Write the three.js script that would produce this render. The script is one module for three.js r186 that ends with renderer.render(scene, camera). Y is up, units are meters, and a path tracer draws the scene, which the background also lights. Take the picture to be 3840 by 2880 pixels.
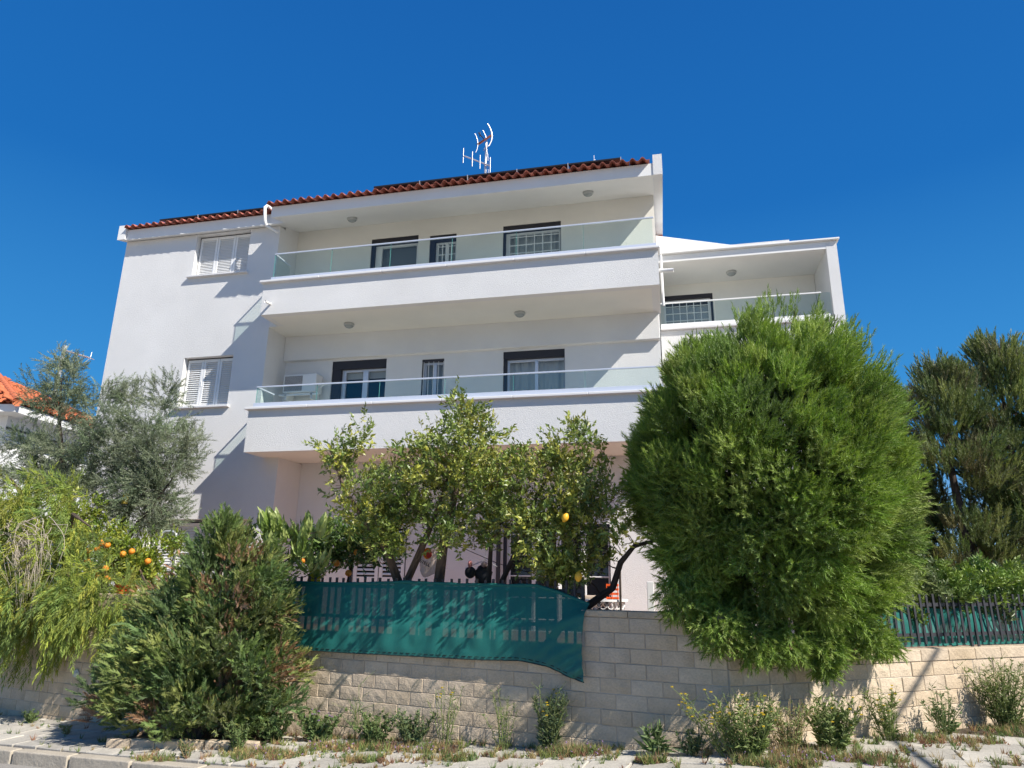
import * as THREE from 'three';
import { mergeGeometries, toCreasedNormals } from 'three/addons/utils/BufferGeometryUtils.js';
import { RoundedBoxGeometry } from 'three/addons/geometries/RoundedBoxGeometry.js';
import { ImprovedNoise } from 'three/addons/math/ImprovedNoise.js';
import { FontLoader } from 'three/addons/loaders/FontLoader.js';
import { TextGeometry } from 'three/addons/geometries/TextGeometry.js';

/* ---------------------------------------------------------------- camera, sky, sun, exposure */
const scene = new THREE.Scene();
const camera = new THREE.PerspectiveCamera(58.716, 4 / 3, 0.1, 3000);
camera.position.set(0, 1.6, 0);
camera.rotation.set(0.27106, 0.22635, 0.01318, 'YXZ');
const renderer = new THREE.WebGLRenderer({ antialias: true });
renderer.setSize(1024, 768);
renderer.toneMapping = THREE.LinearToneMapping;
renderer.toneMappingExposure = 1.5;
renderer.shadowMap.enabled = true;
renderer.shadowMap.type = THREE.PCFSoftShadowMap;

const SKY = 0.68, SUN = new THREE.Vector3(1.43, 1.5, 0.73).normalize();
{
  const W = 512, H = 256, data = new Float32Array(W * H * 4), d = new THREE.Vector3();
  const zen = [0.006, 0.066, 0.30], mid = [0.014, 0.155, 0.50], low = [0.055, 0.32, 0.72], hor = [0.36, 0.56, 0.78];
  const mix = (a, b, t) => a.map((v, i) => v + (b[i] - v) * t);
  for (let j = 0; j < H; j++) for (let i = 0; i < W; i++) {
    const th = ((j + 0.5) / H - 0.5) * Math.PI, ph = ((i + 0.5) / W - 0.5) * 2 * Math.PI;
    d.set(Math.cos(ph) * Math.cos(th), Math.sin(th), Math.sin(ph) * Math.cos(th));
    const e = Math.max(0, th) / (Math.PI / 2);
    let c = e < 0.10 ? mix(hor, low, e / 0.10) : e < 0.32 ? mix(low, mid, (e - 0.10) / 0.22) : mix(mid, zen, Math.min(1, (e - 0.32) / 0.5));
    const k = Math.max(0, d.dot(SUN));
    const glow = 0.10 * Math.pow(k, 6) + 0.5 * Math.pow(k, 60);
    c = [c[0] + glow * 1.0, c[1] + glow * 1.0, c[2] + glow * 0.95];
    const o = (j * W + i) * 4; data[o] = c[0] * SKY; data[o + 1] = c[1] * SKY; data[o + 2] = c[2] * SKY; data[o + 3] = 1;
  }
  const sky = new THREE.DataTexture(data, W, H, THREE.RGBAFormat, THREE.FloatType);
  sky.mapping = THREE.EquirectangularReflectionMapping; sky.magFilter = sky.minFilter = THREE.LinearFilter;
  sky.wrapS = THREE.RepeatWrapping; sky.needsUpdate = true;
  scene.background = sky; scene.environment = sky;
}
const sun = new THREE.DirectionalLight(new THREE.Color(1.0, 0.945, 0.86), 4.9);
sun.position.copy(SUN).multiplyScalar(60).add(new THREE.Vector3(-4, 3, -11));
sun.target.position.set(-4, 3, -11);
sun.castShadow = true; sun.shadow.mapSize.set(4096, 4096); sun.shadow.bias = -0.0004;
Object.assign(sun.shadow.camera, { left: -24, right: 24, top: 20, bottom: -20, near: 1, far: 140 });
scene.add(sun, sun.target);

/* ---------------------------------------------------------------- helpers */
let seed = 7;
const rng = () => { seed = (seed + 0x6D2B79F5) | 0; let t = Math.imul(seed ^ (seed >>> 15), 1 | seed); t = (t + Math.imul(t ^ (t >>> 7), 61 | t)) ^ t; return ((t ^ (t >>> 14)) >>> 0) / 4294967296; };
const rr = (a, b) => a + (b - a) * rng();
const V = (x, y, z) => new THREE.Vector3(x, y, z);
const noise = new ImprovedNoise();
const lerp = THREE.MathUtils.lerp, clamp = THREE.MathUtils.clamp;
const D2R = Math.PI / 180;
const names = {};
const numbered = (n) => { const k = names[n] = (names[n] ?? -1) + 1; return k ? `${n}_${String(k).padStart(3, '0')}` : n; };
const interp = (xs, ys, x) => { if (x <= xs[0]) return ys[0]; for (let i = 1; i < xs.length; i++) if (x <= xs[i]) return lerp(ys[i - 1], ys[i], (x - xs[i - 1]) / (xs[i] - xs[i - 1])); return ys[ys.length - 1]; };
const groundY = (x) => interp([-40, -12, -10.2, -8, -6, -4.5, -1.55, 0.48, 1.5, 2.5, 4, 8, 40], [-1.2, -0.66, -0.59, -0.52, -0.43, -0.36, -0.19, -0.03, -0.01, 0.01, 0.03, 0.05, 0.1], x);

function boxUV(g, s = 1) {
  if (g.index) g = g.toNonIndexed();
  g.computeVertexNormals();
  const p = g.attributes.position, n = g.attributes.normal, uv = new Float32Array(p.count * 2);
  for (let i = 0; i < p.count; i += 3) {
    let ax = 0, ay = 0, az = 0;
    for (let k = 0; k < 3; k++) { ax += Math.abs(n.getX(i + k)); ay += Math.abs(n.getY(i + k)); az += Math.abs(n.getZ(i + k)); }
    for (let k = 0; k < 3; k++) {
      const q = i + k, x = p.getX(q), y = p.getY(q), z = p.getZ(q);
      const [u, v] = ay > ax && ay > az ? [x, z] : ax > az ? [z, y] : [x, y];
      uv[q * 2] = u * s; uv[q * 2 + 1] = v * s;
    }
  }
  g.setAttribute('uv', new THREE.BufferAttribute(uv, 2));
  return g;
}
// box from min corner to max corner, in metres
const B = (x0, x1, y0, y1, z0, z1) => { const g = new THREE.BoxGeometry(Math.abs(x1 - x0), Math.abs(y1 - y0), Math.abs(z1 - z0)); g.translate((x0 + x1) / 2, (y0 + y1) / 2, (z0 + z1) / 2); return boxUV(g); };
const RB = (x0, x1, y0, y1, z0, z1, r = 0.008) => { const g = new RoundedBoxGeometry(Math.abs(x1 - x0), Math.abs(y1 - y0), Math.abs(z1 - z0), 1, r); g.translate((x0 + x1) / 2, (y0 + y1) / 2, (z0 + z1) / 2); const n = g.index ? g.toNonIndexed() : g; const keep = n.attributes.normal.clone(); const o = boxUV(n); o.setAttribute('normal', keep); return o; };
const clean = (g) => { let o = g.index ? g.toNonIndexed() : g; for (const k of Object.keys(o.attributes)) if (!['position', 'normal', 'uv'].includes(k)) o.deleteAttribute(k); if (!o.attributes.uv) o.setAttribute('uv', new THREE.BufferAttribute(new Float32Array(o.attributes.position.count * 2), 2)); if (!o.attributes.normal) o.computeVertexNormals(); return o; };
const merge = (list) => mergeGeometries(list.map(clean), false);
function mesh(name, geo, mat, parent) {
  const m = new THREE.Mesh(Array.isArray(geo) ? merge(geo) : geo, mat);
  m.name = name; m.castShadow = m.receiveShadow = true;
  if (parent) parent.add(m);
  return m;
}
// a thing: a group standing at its base; parts built in world coordinates get moved into it by P()
function thing(name, label, category, base = [0, 0, 0], group) {
  const o = new THREE.Group(); o.name = numbered(name); o.position.set(...base);
  o.userData = { label, category }; if (group) o.userData.group = group;
  scene.add(o); return o;
}
function P(name, geo, mat, parent) { const m = mesh(name, geo, mat, parent); if (parent.parent === scene) m.position.copy(parent.position).negate(); return m; }
function sub(name, parent) { const g = new THREE.Group(); g.name = name; parent.add(g); if (parent.parent === scene) g.position.copy(parent.position).negate(); return g; }
const structure = (name, geo, mat) => { const m = mesh(numbered(name), geo, mat, scene); m.userData.kind = 'structure'; return m; };
function tube(pts, radii, sides = 6) {
  const n = pts.length, pos = [], idx = [], uv = [];
  const T = V(0, 0, 0), A = V(0, 0, 0), Bn = V(0, 0, 0), up = V(0.31, 0.2, 0.93);
  let len = 0;
  for (let i = 0; i < n; i++) {
    T.subVectors(pts[Math.min(i + 1, n - 1)], pts[Math.max(i - 1, 0)]).normalize();
    A.crossVectors(T, up); if (A.lengthSq() < 1e-4) A.crossVectors(T, V(1, 0, 0)); A.normalize(); Bn.crossVectors(T, A);
    if (i) len += pts[i].distanceTo(pts[i - 1]);
    const r = Array.isArray(radii) ? radii[i] : radii;
    for (let k = 0; k <= sides; k++) {
      const a = k / sides * Math.PI * 2, c = Math.cos(a) * r, s = Math.sin(a) * r;
      pos.push(pts[i].x + A.x * c + Bn.x * s, pts[i].y + A.y * c + Bn.y * s, pts[i].z + A.z * c + Bn.z * s);
      uv.push(k / sides * 0.4, len);
    }
  }
  for (let i = 0; i < n - 1; i++) for (let k = 0; k < sides; k++) { const a = i * (sides + 1) + k, b = a + sides + 1; idx.push(a, b, a + 1, a + 1, b, b + 1); }
  const e = (n - 1) * (sides + 1); for (let k = 1; k < sides - 1; k++) { idx.push(0, k + 1, k, e, e + k, e + k + 1); }
  const g = new THREE.BufferGeometry(); g.setAttribute('position', new THREE.Float32BufferAttribute(pos, 3)); g.setAttribute('uv', new THREE.Float32BufferAttribute(uv, 2)); g.setIndex(idx); g.computeVertexNormals();
  return g;
}
const rod = (a, b, r, s = 6) => tube([a, b], r, s);

/* ---------------------------------------------------------------- textures */
function vnoise(N, cells, sd) {               // tileable value noise
  const g = new Float32Array(cells * cells); let s = seed; seed = sd; for (let i = 0; i < g.length; i++) g[i] = rng(); seed = s;
  const out = new Float32Array(N * N);
  for (let y = 0; y < N; y++) for (let x = 0; x < N; x++) {
    const fx = x / N * cells, fy = y / N * cells, x0 = Math.floor(fx), y0 = Math.floor(fy);
    let tx = fx - x0, ty = fy - y0; tx = tx * tx * (3 - 2 * tx); ty = ty * ty * (3 - 2 * ty);
    const a = g[(y0 % cells) * cells + x0 % cells], b = g[(y0 % cells) * cells + (x0 + 1) % cells], c = g[((y0 + 1) % cells) * cells + x0 % cells], d = g[((y0 + 1) % cells) * cells + (x0 + 1) % cells];
    out[y * N + x] = lerp(lerp(a, b, tx), lerp(c, d, tx), ty);
  }
  return out;
}
function fbm(N, cells, oct, sd, gain = 0.5) { const o = new Float32Array(N * N); let a = 1, t = 0; for (let k = 0; k < oct; k++) { const v = vnoise(N, Math.min(N, cells << k), sd + k * 31); for (let i = 0; i < o.length; i++) o[i] += v[i] * a; t += a; a *= gain; } for (let i = 0; i < o.length; i++) o[i] /= t; return o; }
function tex(N, fn, srgb, metres) {
  const d = new Uint8Array(N * N * 4);
  for (let i = 0; i < N * N; i++) { const c = fn(i, i % N, (i / N) | 0); d[i * 4] = clamp(c[0], 0, 1) * 255; d[i * 4 + 1] = clamp(c[1], 0, 1) * 255; d[i * 4 + 2] = clamp(c[2], 0, 1) * 255; d[i * 4 + 3] = c[3] === undefined ? 255 : c[3] * 255; }
  const t = new THREE.DataTexture(d, N, N); t.magFilter = THREE.LinearFilter; t.minFilter = THREE.LinearMipmapLinearFilter; t.generateMipmaps = true; t.wrapS = t.wrapT = THREE.RepeatWrapping;
  if (srgb) t.colorSpace = THREE.SRGBColorSpace; t.repeat.set(1 / metres, 1 / metres); t.needsUpdate = true; return t;
}
const grey = (f, a, b) => (i) => { const v = a + (b - a) * f[i]; return [v, v, v]; };
const nFine = fbm(512, 64, 3, 11, 0.7), nMid = fbm(512, 12, 5, 23), nBig = fbm(512, 4, 4, 37), nGrain = fbm(512, 128, 2, 51, 0.8);
const std = (o) => new THREE.MeshStandardMaterial({ roughness: 0.9, metalness: 0, ...o });
const phy = (o) => new THREE.MeshPhysicalMaterial({ roughness: 0.9, metalness: 0, ...o });
const lin = (r, g, b) => new THREE.Color().setRGB(r, g, b);

const stuccoBump = tex(512, grey(nFine, 0, 1), false, 0.55);
const stuccoCol = tex(512, (i) => { const v = 0.925 + 0.05 * nBig[i] + 0.035 * nMid[i]; return [v, v, v * 0.995]; }, true, 5.3);
const M = {};
M.stucco = std({ color: lin(0.77, 0.765, 0.76), map: stuccoCol, bumpMap: stuccoBump, bumpScale: 0.007, roughness: 0.95 });
M.stuccoWarm = std({ color: lin(0.82, 0.80, 0.745), map: stuccoCol, bumpMap: stuccoBump, bumpScale: 0.005, roughness: 0.95 });
M.white = std({ color: lin(0.83, 0.83, 0.82), map: stuccoCol, roughness: 0.85 });
M.coping = std({ color: lin(0.72, 0.71, 0.70), roughness: 0.45 });
M.alu = std({ color: lin(0.60, 0.64, 0.72), roughness: 0.38, metalness: 0.25 });
M.whitePaint = std({ color: lin(0.78, 0.78, 0.77), roughness: 0.42 });
M.pvc = std({ color: lin(0.78, 0.77, 0.74), roughness: 0.4 });
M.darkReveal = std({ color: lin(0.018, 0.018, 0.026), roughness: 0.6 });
M.glass = phy({ color: lin(0.80, 0.89, 0.87), roughness: 0.02, transmission: 1, thickness: 0, ior: 1.5 });
M.glassEdge = std({ color: lin(0.10, 0.30, 0.27), roughness: 0.2 });
M.pane = phy({ color: lin(0.78, 0.82, 0.84), roughness: 0.02, transmission: 1, thickness: 0, ior: 1.52 });
M.blindGrey = std({ color: lin(0.20, 0.22, 0.24), roughness: 0.9 });
M.blindBeige = std({ color: lin(0.55, 0.52, 0.46), roughness: 0.8 });
M.curtain = std({ color: lin(0.62, 0.62, 0.60), roughness: 0.95 });
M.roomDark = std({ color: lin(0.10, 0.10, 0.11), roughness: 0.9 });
M.tile = std({ color: lin(0.42, 0.135, 0.095), map: tex(256, (i) => { const a = nMid[(i % 256) + ((i / 256) | 0) * 512], v = 0.72 + 0.5 * a; return [v, v * 0.97, v * 0.95]; }, true, 0.7), roughness: 0.75 });
M.tileOrange = std({ color: lin(0.55, 0.16, 0.065), map: M.tile.map, roughness: 0.8 });
M.pv = phy({ color: lin(0.008, 0.012, 0.04), roughness: 0.15, clearcoat: 1, clearcoatRoughness: 0.05 });
M.black = std({ color: lin(0.016, 0.016, 0.019), roughness: 0.5 });
M.ironBlack = std({ color: lin(0.03, 0.03, 0.035), roughness: 0.55, bumpMap: tex(256, grey(vnoise(256, 64, 3), 0, 1), false, 0.15), bumpScale: 0.001 });
M.galv = std({ color: lin(0.62, 0.62, 0.62), roughness: 0.4, metalness: 0.55 });
M.rust = std({ color: lin(0.24, 0.085, 0.06), roughness: 0.85 });
M.lampBody = std({ color: lin(0.42, 0.43, 0.42), roughness: 0.5 });
M.lampGlass = std({ color: lin(0.30, 0.33, 0.33), roughness: 0.25 });
const stoneCol = (k) => tex(512, (i, x, y) => { const b = nBig[i], m = nMid[(i + k * 9001) % nMid.length], g = nGrain[i]; const stain = clamp((b - 0.55) * 3, 0, 1) * 0.3; const v = 0.84 + 0.14 * m + 0.10 * (g - 0.5) - stain * 0.18; return [v, v * (0.985 - stain * 0.05), v * (0.96 - stain * 0.16)]; }, true, 1.9);
const stoneBump = tex(512, (i) => { const v = 0.6 * nMid[i] + 0.4 * nFine[i]; return [v, v, v]; }, false, 0.45);
M.stones = [lin(0.71, 0.59, 0.45), lin(0.67, 0.56, 0.435), lin(0.74, 0.625, 0.485), lin(0.68, 0.555, 0.41)].map((c, k) => std({ color: c, map: stoneCol(k), bumpMap: stoneBump, bumpScale: 0.012, roughness: 0.92 }));
M.mortar = std({ color: lin(0.50, 0.45, 0.38), roughness: 0.95, bumpMap: stoneBump, bumpScale: 0.006 });
const slabCol = tex(512, (i) => { const v = 0.81 + 0.15 * nMid[i] + 0.14 * (nGrain[i] - 0.5) - 0.14 * clamp((nBig[i] - 0.5) * 3, 0, 1); return [v, v * 0.985, v * 0.955]; }, true, 1.7);
M.slabs = [0.66, 0.61, 0.70, 0.56].map((v) => std({ color: lin(v, v * 0.965, v * 0.90), map: slabCol, bumpMap: stoneBump, bumpScale: 0.006, roughness: 0.92 }));
M.kerb = std({ color: lin(0.66, 0.60, 0.51), map: slabCol, bumpMap: stoneBump, bumpScale: 0.008, roughness: 0.92 });
M.soil = std({ color: lin(0.16, 0.12, 0.08), map: tex(512, grey(nMid, 0.55, 1), true, 1.2), bumpMap: tex(512, grey(nFine, 0, 1), false, 0.6), bumpScale: 0.02, roughness: 1 });
M.asphalt = std({ color: lin(0.36, 0.335, 0.30), map: tex(512, grey(nGrain, 0.75, 1), true, 1.1), bumpMap: stuccoBump, bumpScale: 0.004, roughness: 0.95 });
M.yard = std({ color: lin(0.62, 0.54, 0.42), map: tex(512, grey(nMid, 0.7, 1), true, 2.3), bumpMap: stuccoBump, bumpScale: 0.006, roughness: 0.95 });
M.terrace = std({ color: lin(0.56, 0.33, 0.24), map: tex(512, grey(nMid, 0.75, 1), true, 2), roughness: 0.8 });
const weave = vnoise(256, 128, 91);
M.shadeNet = phy({ color: lin(0.007, 0.175, 0.15), map: tex(256, (i, x, y) => { const v = 0.80 + 0.12 * ((y >> 1) & 1) + 0.08 * weave[i]; return [v, v, v]; }, true, 0.5), roughness: 0.75, transparent: true, opacity: 0.93, side: THREE.DoubleSide, sheen: 0.3, sheenColor: lin(0.1, 0.5, 0.45) });
const barkMap = tex(256, (i, x, y) => { const v = 0.55 + 0.45 * nMid[(x * 2 % 512) + ((y >> 1) % 512) * 512]; return [v, v * 0.96, v * 0.92]; }, true, 0.4);
M.bark = std({ color: lin(0.19, 0.145, 0.115), map: barkMap, bumpMap: barkMap, bumpScale: 0.01, roughness: 0.95 });
M.barkDark = std({ color: lin(0.085, 0.068, 0.06), map: barkMap, bumpMap: barkMap, bumpScale: 0.006, roughness: 0.95 });
M.twigPale = std({ color: lin(0.42, 0.36, 0.29), roughness: 0.9 });
const leafMat = (c, t = 0.3, rough = 0.6) => phy({ color: c, roughness: rough, transmission: t, thickness: 0, side: THREE.DoubleSide });
const copyMat = (t, rough) => leafMat(lin(1, 1, 1), t, rough);   // colour comes with each copy
M.leafSoft = copyMat(0.42, 0.75); M.leafGloss = copyMat(0.38, 0.42);

/* ---------------------------------------------------------------- ground, road, pavement */
const A10 = 10 * D2R, A34 = 34 * D2R, CX = 0.5, CZ = -7.6;
const wallZ = (x) => x < CX ? CZ - (CX - x) * Math.tan(A10) : CZ - (x - CX) * Math.tan(A34);
const kerbZ = (x) => x < 0.5 ? wallZ(x) + 1.62 : x < 3 ? CZ + 1.62 - (x - 0.5) * 0.12 : CZ + 1.62 - 0.3 - (x - 3) * 0.5;
function strip(x0, x1, nx, zA, zB, nz, yf) {
  const pos = [], uv = [], idx = [];
  for (let i = 0; i <= nx; i++) for (let j = 0; j <= nz; j++) { const x = lerp(x0, x1, i / nx), z = lerp(zA(x), zB(x), j / nz); pos.push(x, yf(x, z), z); uv.push(x, z); }
  for (let i = 0; i < nx; i++) for (let j = 0; j < nz; j++) { const a = i * (nz + 1) + j, b = a + nz + 1; idx.push(a, a + 1, b, b, a + 1, b + 1); }
  const g = new THREE.BufferGeometry(); g.setAttribute('position', new THREE.Float32BufferAttribute(pos, 3)); g.setAttribute('uv', new THREE.Float32BufferAttribute(uv, 2)); g.setIndex(idx); g.computeVertexNormals(); return g;
}
structure('road', strip(-400, 400, 400, kerbZ, () => 9, 6, (x) => groundY(x) - 0.13), M.asphalt);
structure('far_ground', strip(-400, 400, 60, () => 9, () => 900, 4, (x) => groundY(x) - 0.13), M.yard);
structure('garden_ground', strip(-900, 900, 400, (x) => -900, (x) => wallZ(x) - 0.1, 12, () => 0.46), M.yard);
structure('terrace', B(-14.5, 5.5, 0.3, 0.5, -15.2, -10.9), M.terrace);
const pavement = structure('pavement', strip(-40, 30, 200, (x) => wallZ(x) - 0.1, (x) => kerbZ(x) - 0.14, 8, (x) => groundY(x) - 0.03), M.soil);
{
  // concrete slabs laid along the left wall, joints open and weedy
  const variants = [0, 1, 2, 3, 4].map(() => {
    const w = 0.205, s = new THREE.Shape(), j = () => rr(-0.012, 0.012);
    s.moveTo(-w + j(), -w + j()); s.lineTo(w + j(), -w + j()); s.lineTo(w + j(), w + j()); s.lineTo(-w + j(), w + j()); s.closePath();
    const g = new THREE.ExtrudeGeometry(s, { depth: 0.05, bevelEnabled: true, bevelSize: 0.008, bevelThickness: 0.008, bevelSegments: 1, curveSegments: 1 });
    g.rotateX(-Math.PI / 2); g.translate(0, -0.058, 0); return boxUV(g);
  });
  const c = Math.cos(A10), s = Math.sin(A10), step = 0.435;
  for (let i = -30; i < 16; i++) for (let j = 0; j < 4; j++) for (const jj of [j, -1 - j]) {
    const lx = i * step + (jj & 1 ? step * 0.5 : 0), lz = 0.24 + jj * step;
    const x = CX + lx * c - lz * s * 1.0, z = CZ + lx * s + lz * c;
    if (z < wallZ(x) - 0.15 || z > kerbZ(x) - 0.34 || x < -12 || x > 6) continue;
    if (x > -6.75 && x < -4.75 && z < -7.8 && z > -8.6) continue;     // planting bed of the conifer
    if (rng() < 0.03) continue;
    const m = mesh('slab', variants[(rng() * 5) | 0], M.slabs[(rng() * 4) | 0], pavement);
    const dy = (groundY(x + 0.2) - groundY(x - 0.2)) / 0.4;
    m.position.set(x, groundY(x) + rr(-0.008, 0.006), z);
    m.rotation.set(rr(-0.02, 0.02), -A10 + rr(-0.03, 0.03) + ((rng() * 4) | 0) * Math.PI / 2, 0);
    m.rotation.order = 'YXZ';
    const q = new THREE.Quaternion().setFromAxisAngle(V(0, 0, 1), Math.atan(dy)); m.quaternion.premultiply(q);
  }
}
{
  const kerb = structure('kerb', strip(-26, 8, 90, (x) => kerbZ(x) - 0.14, (x) => kerbZ(x) - 0.04, 1, (x) => groundY(x) - 0.06), M.mortar);
  const g = RB(-0.47, 0.47, -0.24, 0, -0.075, 0.075, 0.018);
  for (let x = -25.0; x < 4; x += 0.96) {
    const m = mesh('kerb_stone', g, M.kerb, kerb), x1 = x + 0.96;
    m.position.set(x + 0.48, (groundY(x) + groundY(x1)) / 2 + 0.012, (kerbZ(x) + kerbZ(x1)) / 2 - 0.075);
    m.rotation.set(0, -Math.atan2(kerbZ(x1) - kerbZ(x), 0.96), Math.atan((groundY(x1) - groundY(x)) / 0.96));
  }
}

/* ---------------------------------------------------------------- the house */
const HZ = { bal: -12.5, left: -13.23, back: -14.05, low: -14.2, rear: -20 };
const soffitY = (z) => 9.42 + 0.29 * (HZ.bal - z);
const tileY = (z) => 9.70 + 0.29 * (HZ.bal - z);
const house = thing('apartment_house', 'white three storey rendered house with long glass railed balconies and tiled eaves', 'house', [-4.6, 0.46, -16]);
// wall in the plane z, facing +z, with openings [x0,x1,y0,y1]
function wallFront(x0, x1, y0, y1, z, t, holes = [], topR = y1) {
  const s = new THREE.Shape(); s.moveTo(x0, y0); s.lineTo(x1, y0); s.lineTo(x1, topR); s.lineTo(x0, y1); s.closePath();
  for (const [a, b, c, d] of holes) { const h = new THREE.Path(); h.moveTo(a, c); h.lineTo(a, d); h.lineTo(b, d); h.lineTo(b, c); h.closePath(); s.holes.push(h); }
  const g = new THREE.ExtrudeGeometry(s, { depth: t, bevelEnabled: false }); g.translate(0, 0, z - t); return boxUV(g);
}
// side wall: polygon in (z, y), thickness along x
function wallSide(x0, x1, pts) {
  const s = new THREE.Shape(); pts.forEach(([z, y], i) => i ? s.lineTo(-z, y) : s.moveTo(-z, y)); s.closePath();
  const g = new THREE.ExtrudeGeometry(s, { depth: x1 - x0, bevelEnabled: false }); g.rotateY(Math.PI / 2); g.translate(x0, 0, 0); return boxUV(g);
}
const OP = { wU: [-11.11, -9.62, 8.49, 9.60], wL: [-10.97, -9.67, 5.2, 6.4], wG: [-11.35, -8.71, 1.0, 2.66], d1: [-6.82, -5.60, 7.2, 9.47], w1: [-5.31, -4.64, 7.5, 9.41], d2: [-3.50, -2.13, 7.2, 9.47], d3: [-7.60, -6.23, 4.2, 6.38], w2: [-5.36, -4.83, 5.25, 6.30], d4: [-3.45, -2.07, 4.2, 6.37], g1: [-6.82, -5.55, 0.5, 2.6], g2: [-3.42, -1.2, 0.5, 2.6] };
P('front_wall', [wallFront(-13.17, -8.83, 3.97, 9.62, HZ.left, 0.25, [OP.wU, OP.wL]), wallFront(-13.17, -8.23, 0.46, 3.97, HZ.left, 0.25, [OP.wG])], M.stucco, house);
P('niche_wall', [wallFront(-11.4, -8.66, 0.9, 2.7, -13.52, 0.06, [])], M.stuccoWarm, house);
P('upper_balcony_wall', [wallFront(-8.83, -0.02, 7.0, 9.87, HZ.back, 0.22, [OP.d1, OP.w1, OP.d2])], M.stuccoWarm, house);
P('lower_balcony_wall', [wallFront(-8.83, -0.02, 4.0, 6.44, HZ.back - 0.03, 0.22, [OP.d3, OP.w2, OP.d4])], M.stucco, house);
P('lintel_band', RB(-8.83, -0.022, 6.42, 7.03, HZ.back - 0.2, HZ.back + 0.10, 0.012), M.stucco, house);
P('ground_floor_wall', [wallFront(-8.23, -0.0, 0.46, 3.99, HZ.low, 0.22, [OP.g1, OP.g2])], M.stucco, house);
P('recess_side_wall', [B(-9.08, -8.8305, 3.972, 9.85, -14.4, HZ.left - 0.25), B(-8.48, -8.232, 0.46, 3.968, -14.4, HZ.left - 0.25)], M.stucco, house);
P('left_side_wall', wallSide(-13.169, -12.92, [[-20, 0.46], [-20, 11.5], [-13.48, 9.68], [-13.48, 0.46]]), M.stucco, house);
P('right_side_wall', wallSide(-0.27, -0.021, [[-20, 0.46], [-20, 11.5], [-14.27, 9.90], [-14.27, 0.46]]), M.stucco, house);
P('rear_wall', B(-13.1, 3.9, 0.46, 11.4, -20.2, -20), M.stucco, house);
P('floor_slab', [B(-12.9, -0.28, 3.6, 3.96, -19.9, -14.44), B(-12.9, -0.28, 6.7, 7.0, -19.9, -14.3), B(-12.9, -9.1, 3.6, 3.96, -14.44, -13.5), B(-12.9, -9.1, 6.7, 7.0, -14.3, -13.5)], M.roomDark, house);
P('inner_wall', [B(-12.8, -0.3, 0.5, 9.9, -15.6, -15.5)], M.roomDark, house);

// roof slab with sloping soffit, end fins, gutter-less tiled eave
const roof = sub('roof', house);
function slopeSlab(x0, x1, zF, zB, t0, t1, off = 0) { return wallSide(x0, x1, [[zF, soffitY(zF) + t0 + off], [zB, soffitY(zB) + t0 + off], [zB, soffitY(zB) + t1 + off], [zF, soffitY(zF) + t1 + off]]); }
mesh('roof_slab', [slopeSlab(-8.62, 0.0, HZ.bal, -18.4, 0, 0.272), slopeSlab(-13.19, -8.621, -13.05, -18.4, 0, 0.272)], M.white, roof);
mesh('verge_fin', [slopeSlab(0.001, 0.185, HZ.bal + 0.02, -18.4, -0.004, 0.46)], M.stucco, roof);
mesh('verge_cap', [slopeSlab(-13.25, -13.03, -12.99, -18.4, 0.01, 0.40)], M.white, roof);
mesh('rear_slope', B(-13.2, 0.18, 9.4, 11.38, -20.1, -18.41), M.tile, roof);
function tileGeo(w, len) {
  const prof = []; const n = 10;
  for (let i = 0; i <= n; i++) { const t = i / n; const x = t * w; const y = t < 0.62 ? 0.058 * Math.sin(t / 0.62 * Math.PI) : -0.012 * Math.sin((t - 0.62) / 0.38 * Math.PI); prof.push([x, y]); }
  const pos = [], idx = []; const th = 0.016;
  for (const [zz, lift] of [[0, 0.018], [-len, 0]]) for (const [x, y] of prof) { pos.push(x, y + lift + th, zz); pos.push(x, y + lift, zz); }
  const N = prof.length;
  const at = (r, i, b) => (r * N + i) * 2 + b;
  for (let i = 0; i < N - 1; i++) {
    idx.push(at(0, i, 0), at(0, i + 1, 0), at(1, i, 0), at(1, i, 0), at(0, i + 1, 0), at(1, i + 1, 0));
    idx.push(at(0, i, 1), at(1, i, 1), at(0, i + 1, 1), at(1, i, 1), at(1, i + 1, 1), at(0, i + 1, 1));
    idx.push(at(0, i, 1), at(0, i + 1, 1), at(0, i, 0), at(0, i, 0), at(0, i + 1, 1), at(0, i + 1, 0));
  }
  let g = new THREE.BufferGeometry(); g.setAttribute('position', new THREE.Float32BufferAttribute(pos, 3)); g.setIndex(idx); g = toCreasedNormals(g, 0.9);
  const p = g.attributes.position, uv = []; for (let i = 0; i < p.count; i++) uv.push(p.getX(i), p.getZ(i)); g.setAttribute('uv', new THREE.Float32BufferAttribute(uv, 2)); return g;
}
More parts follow.
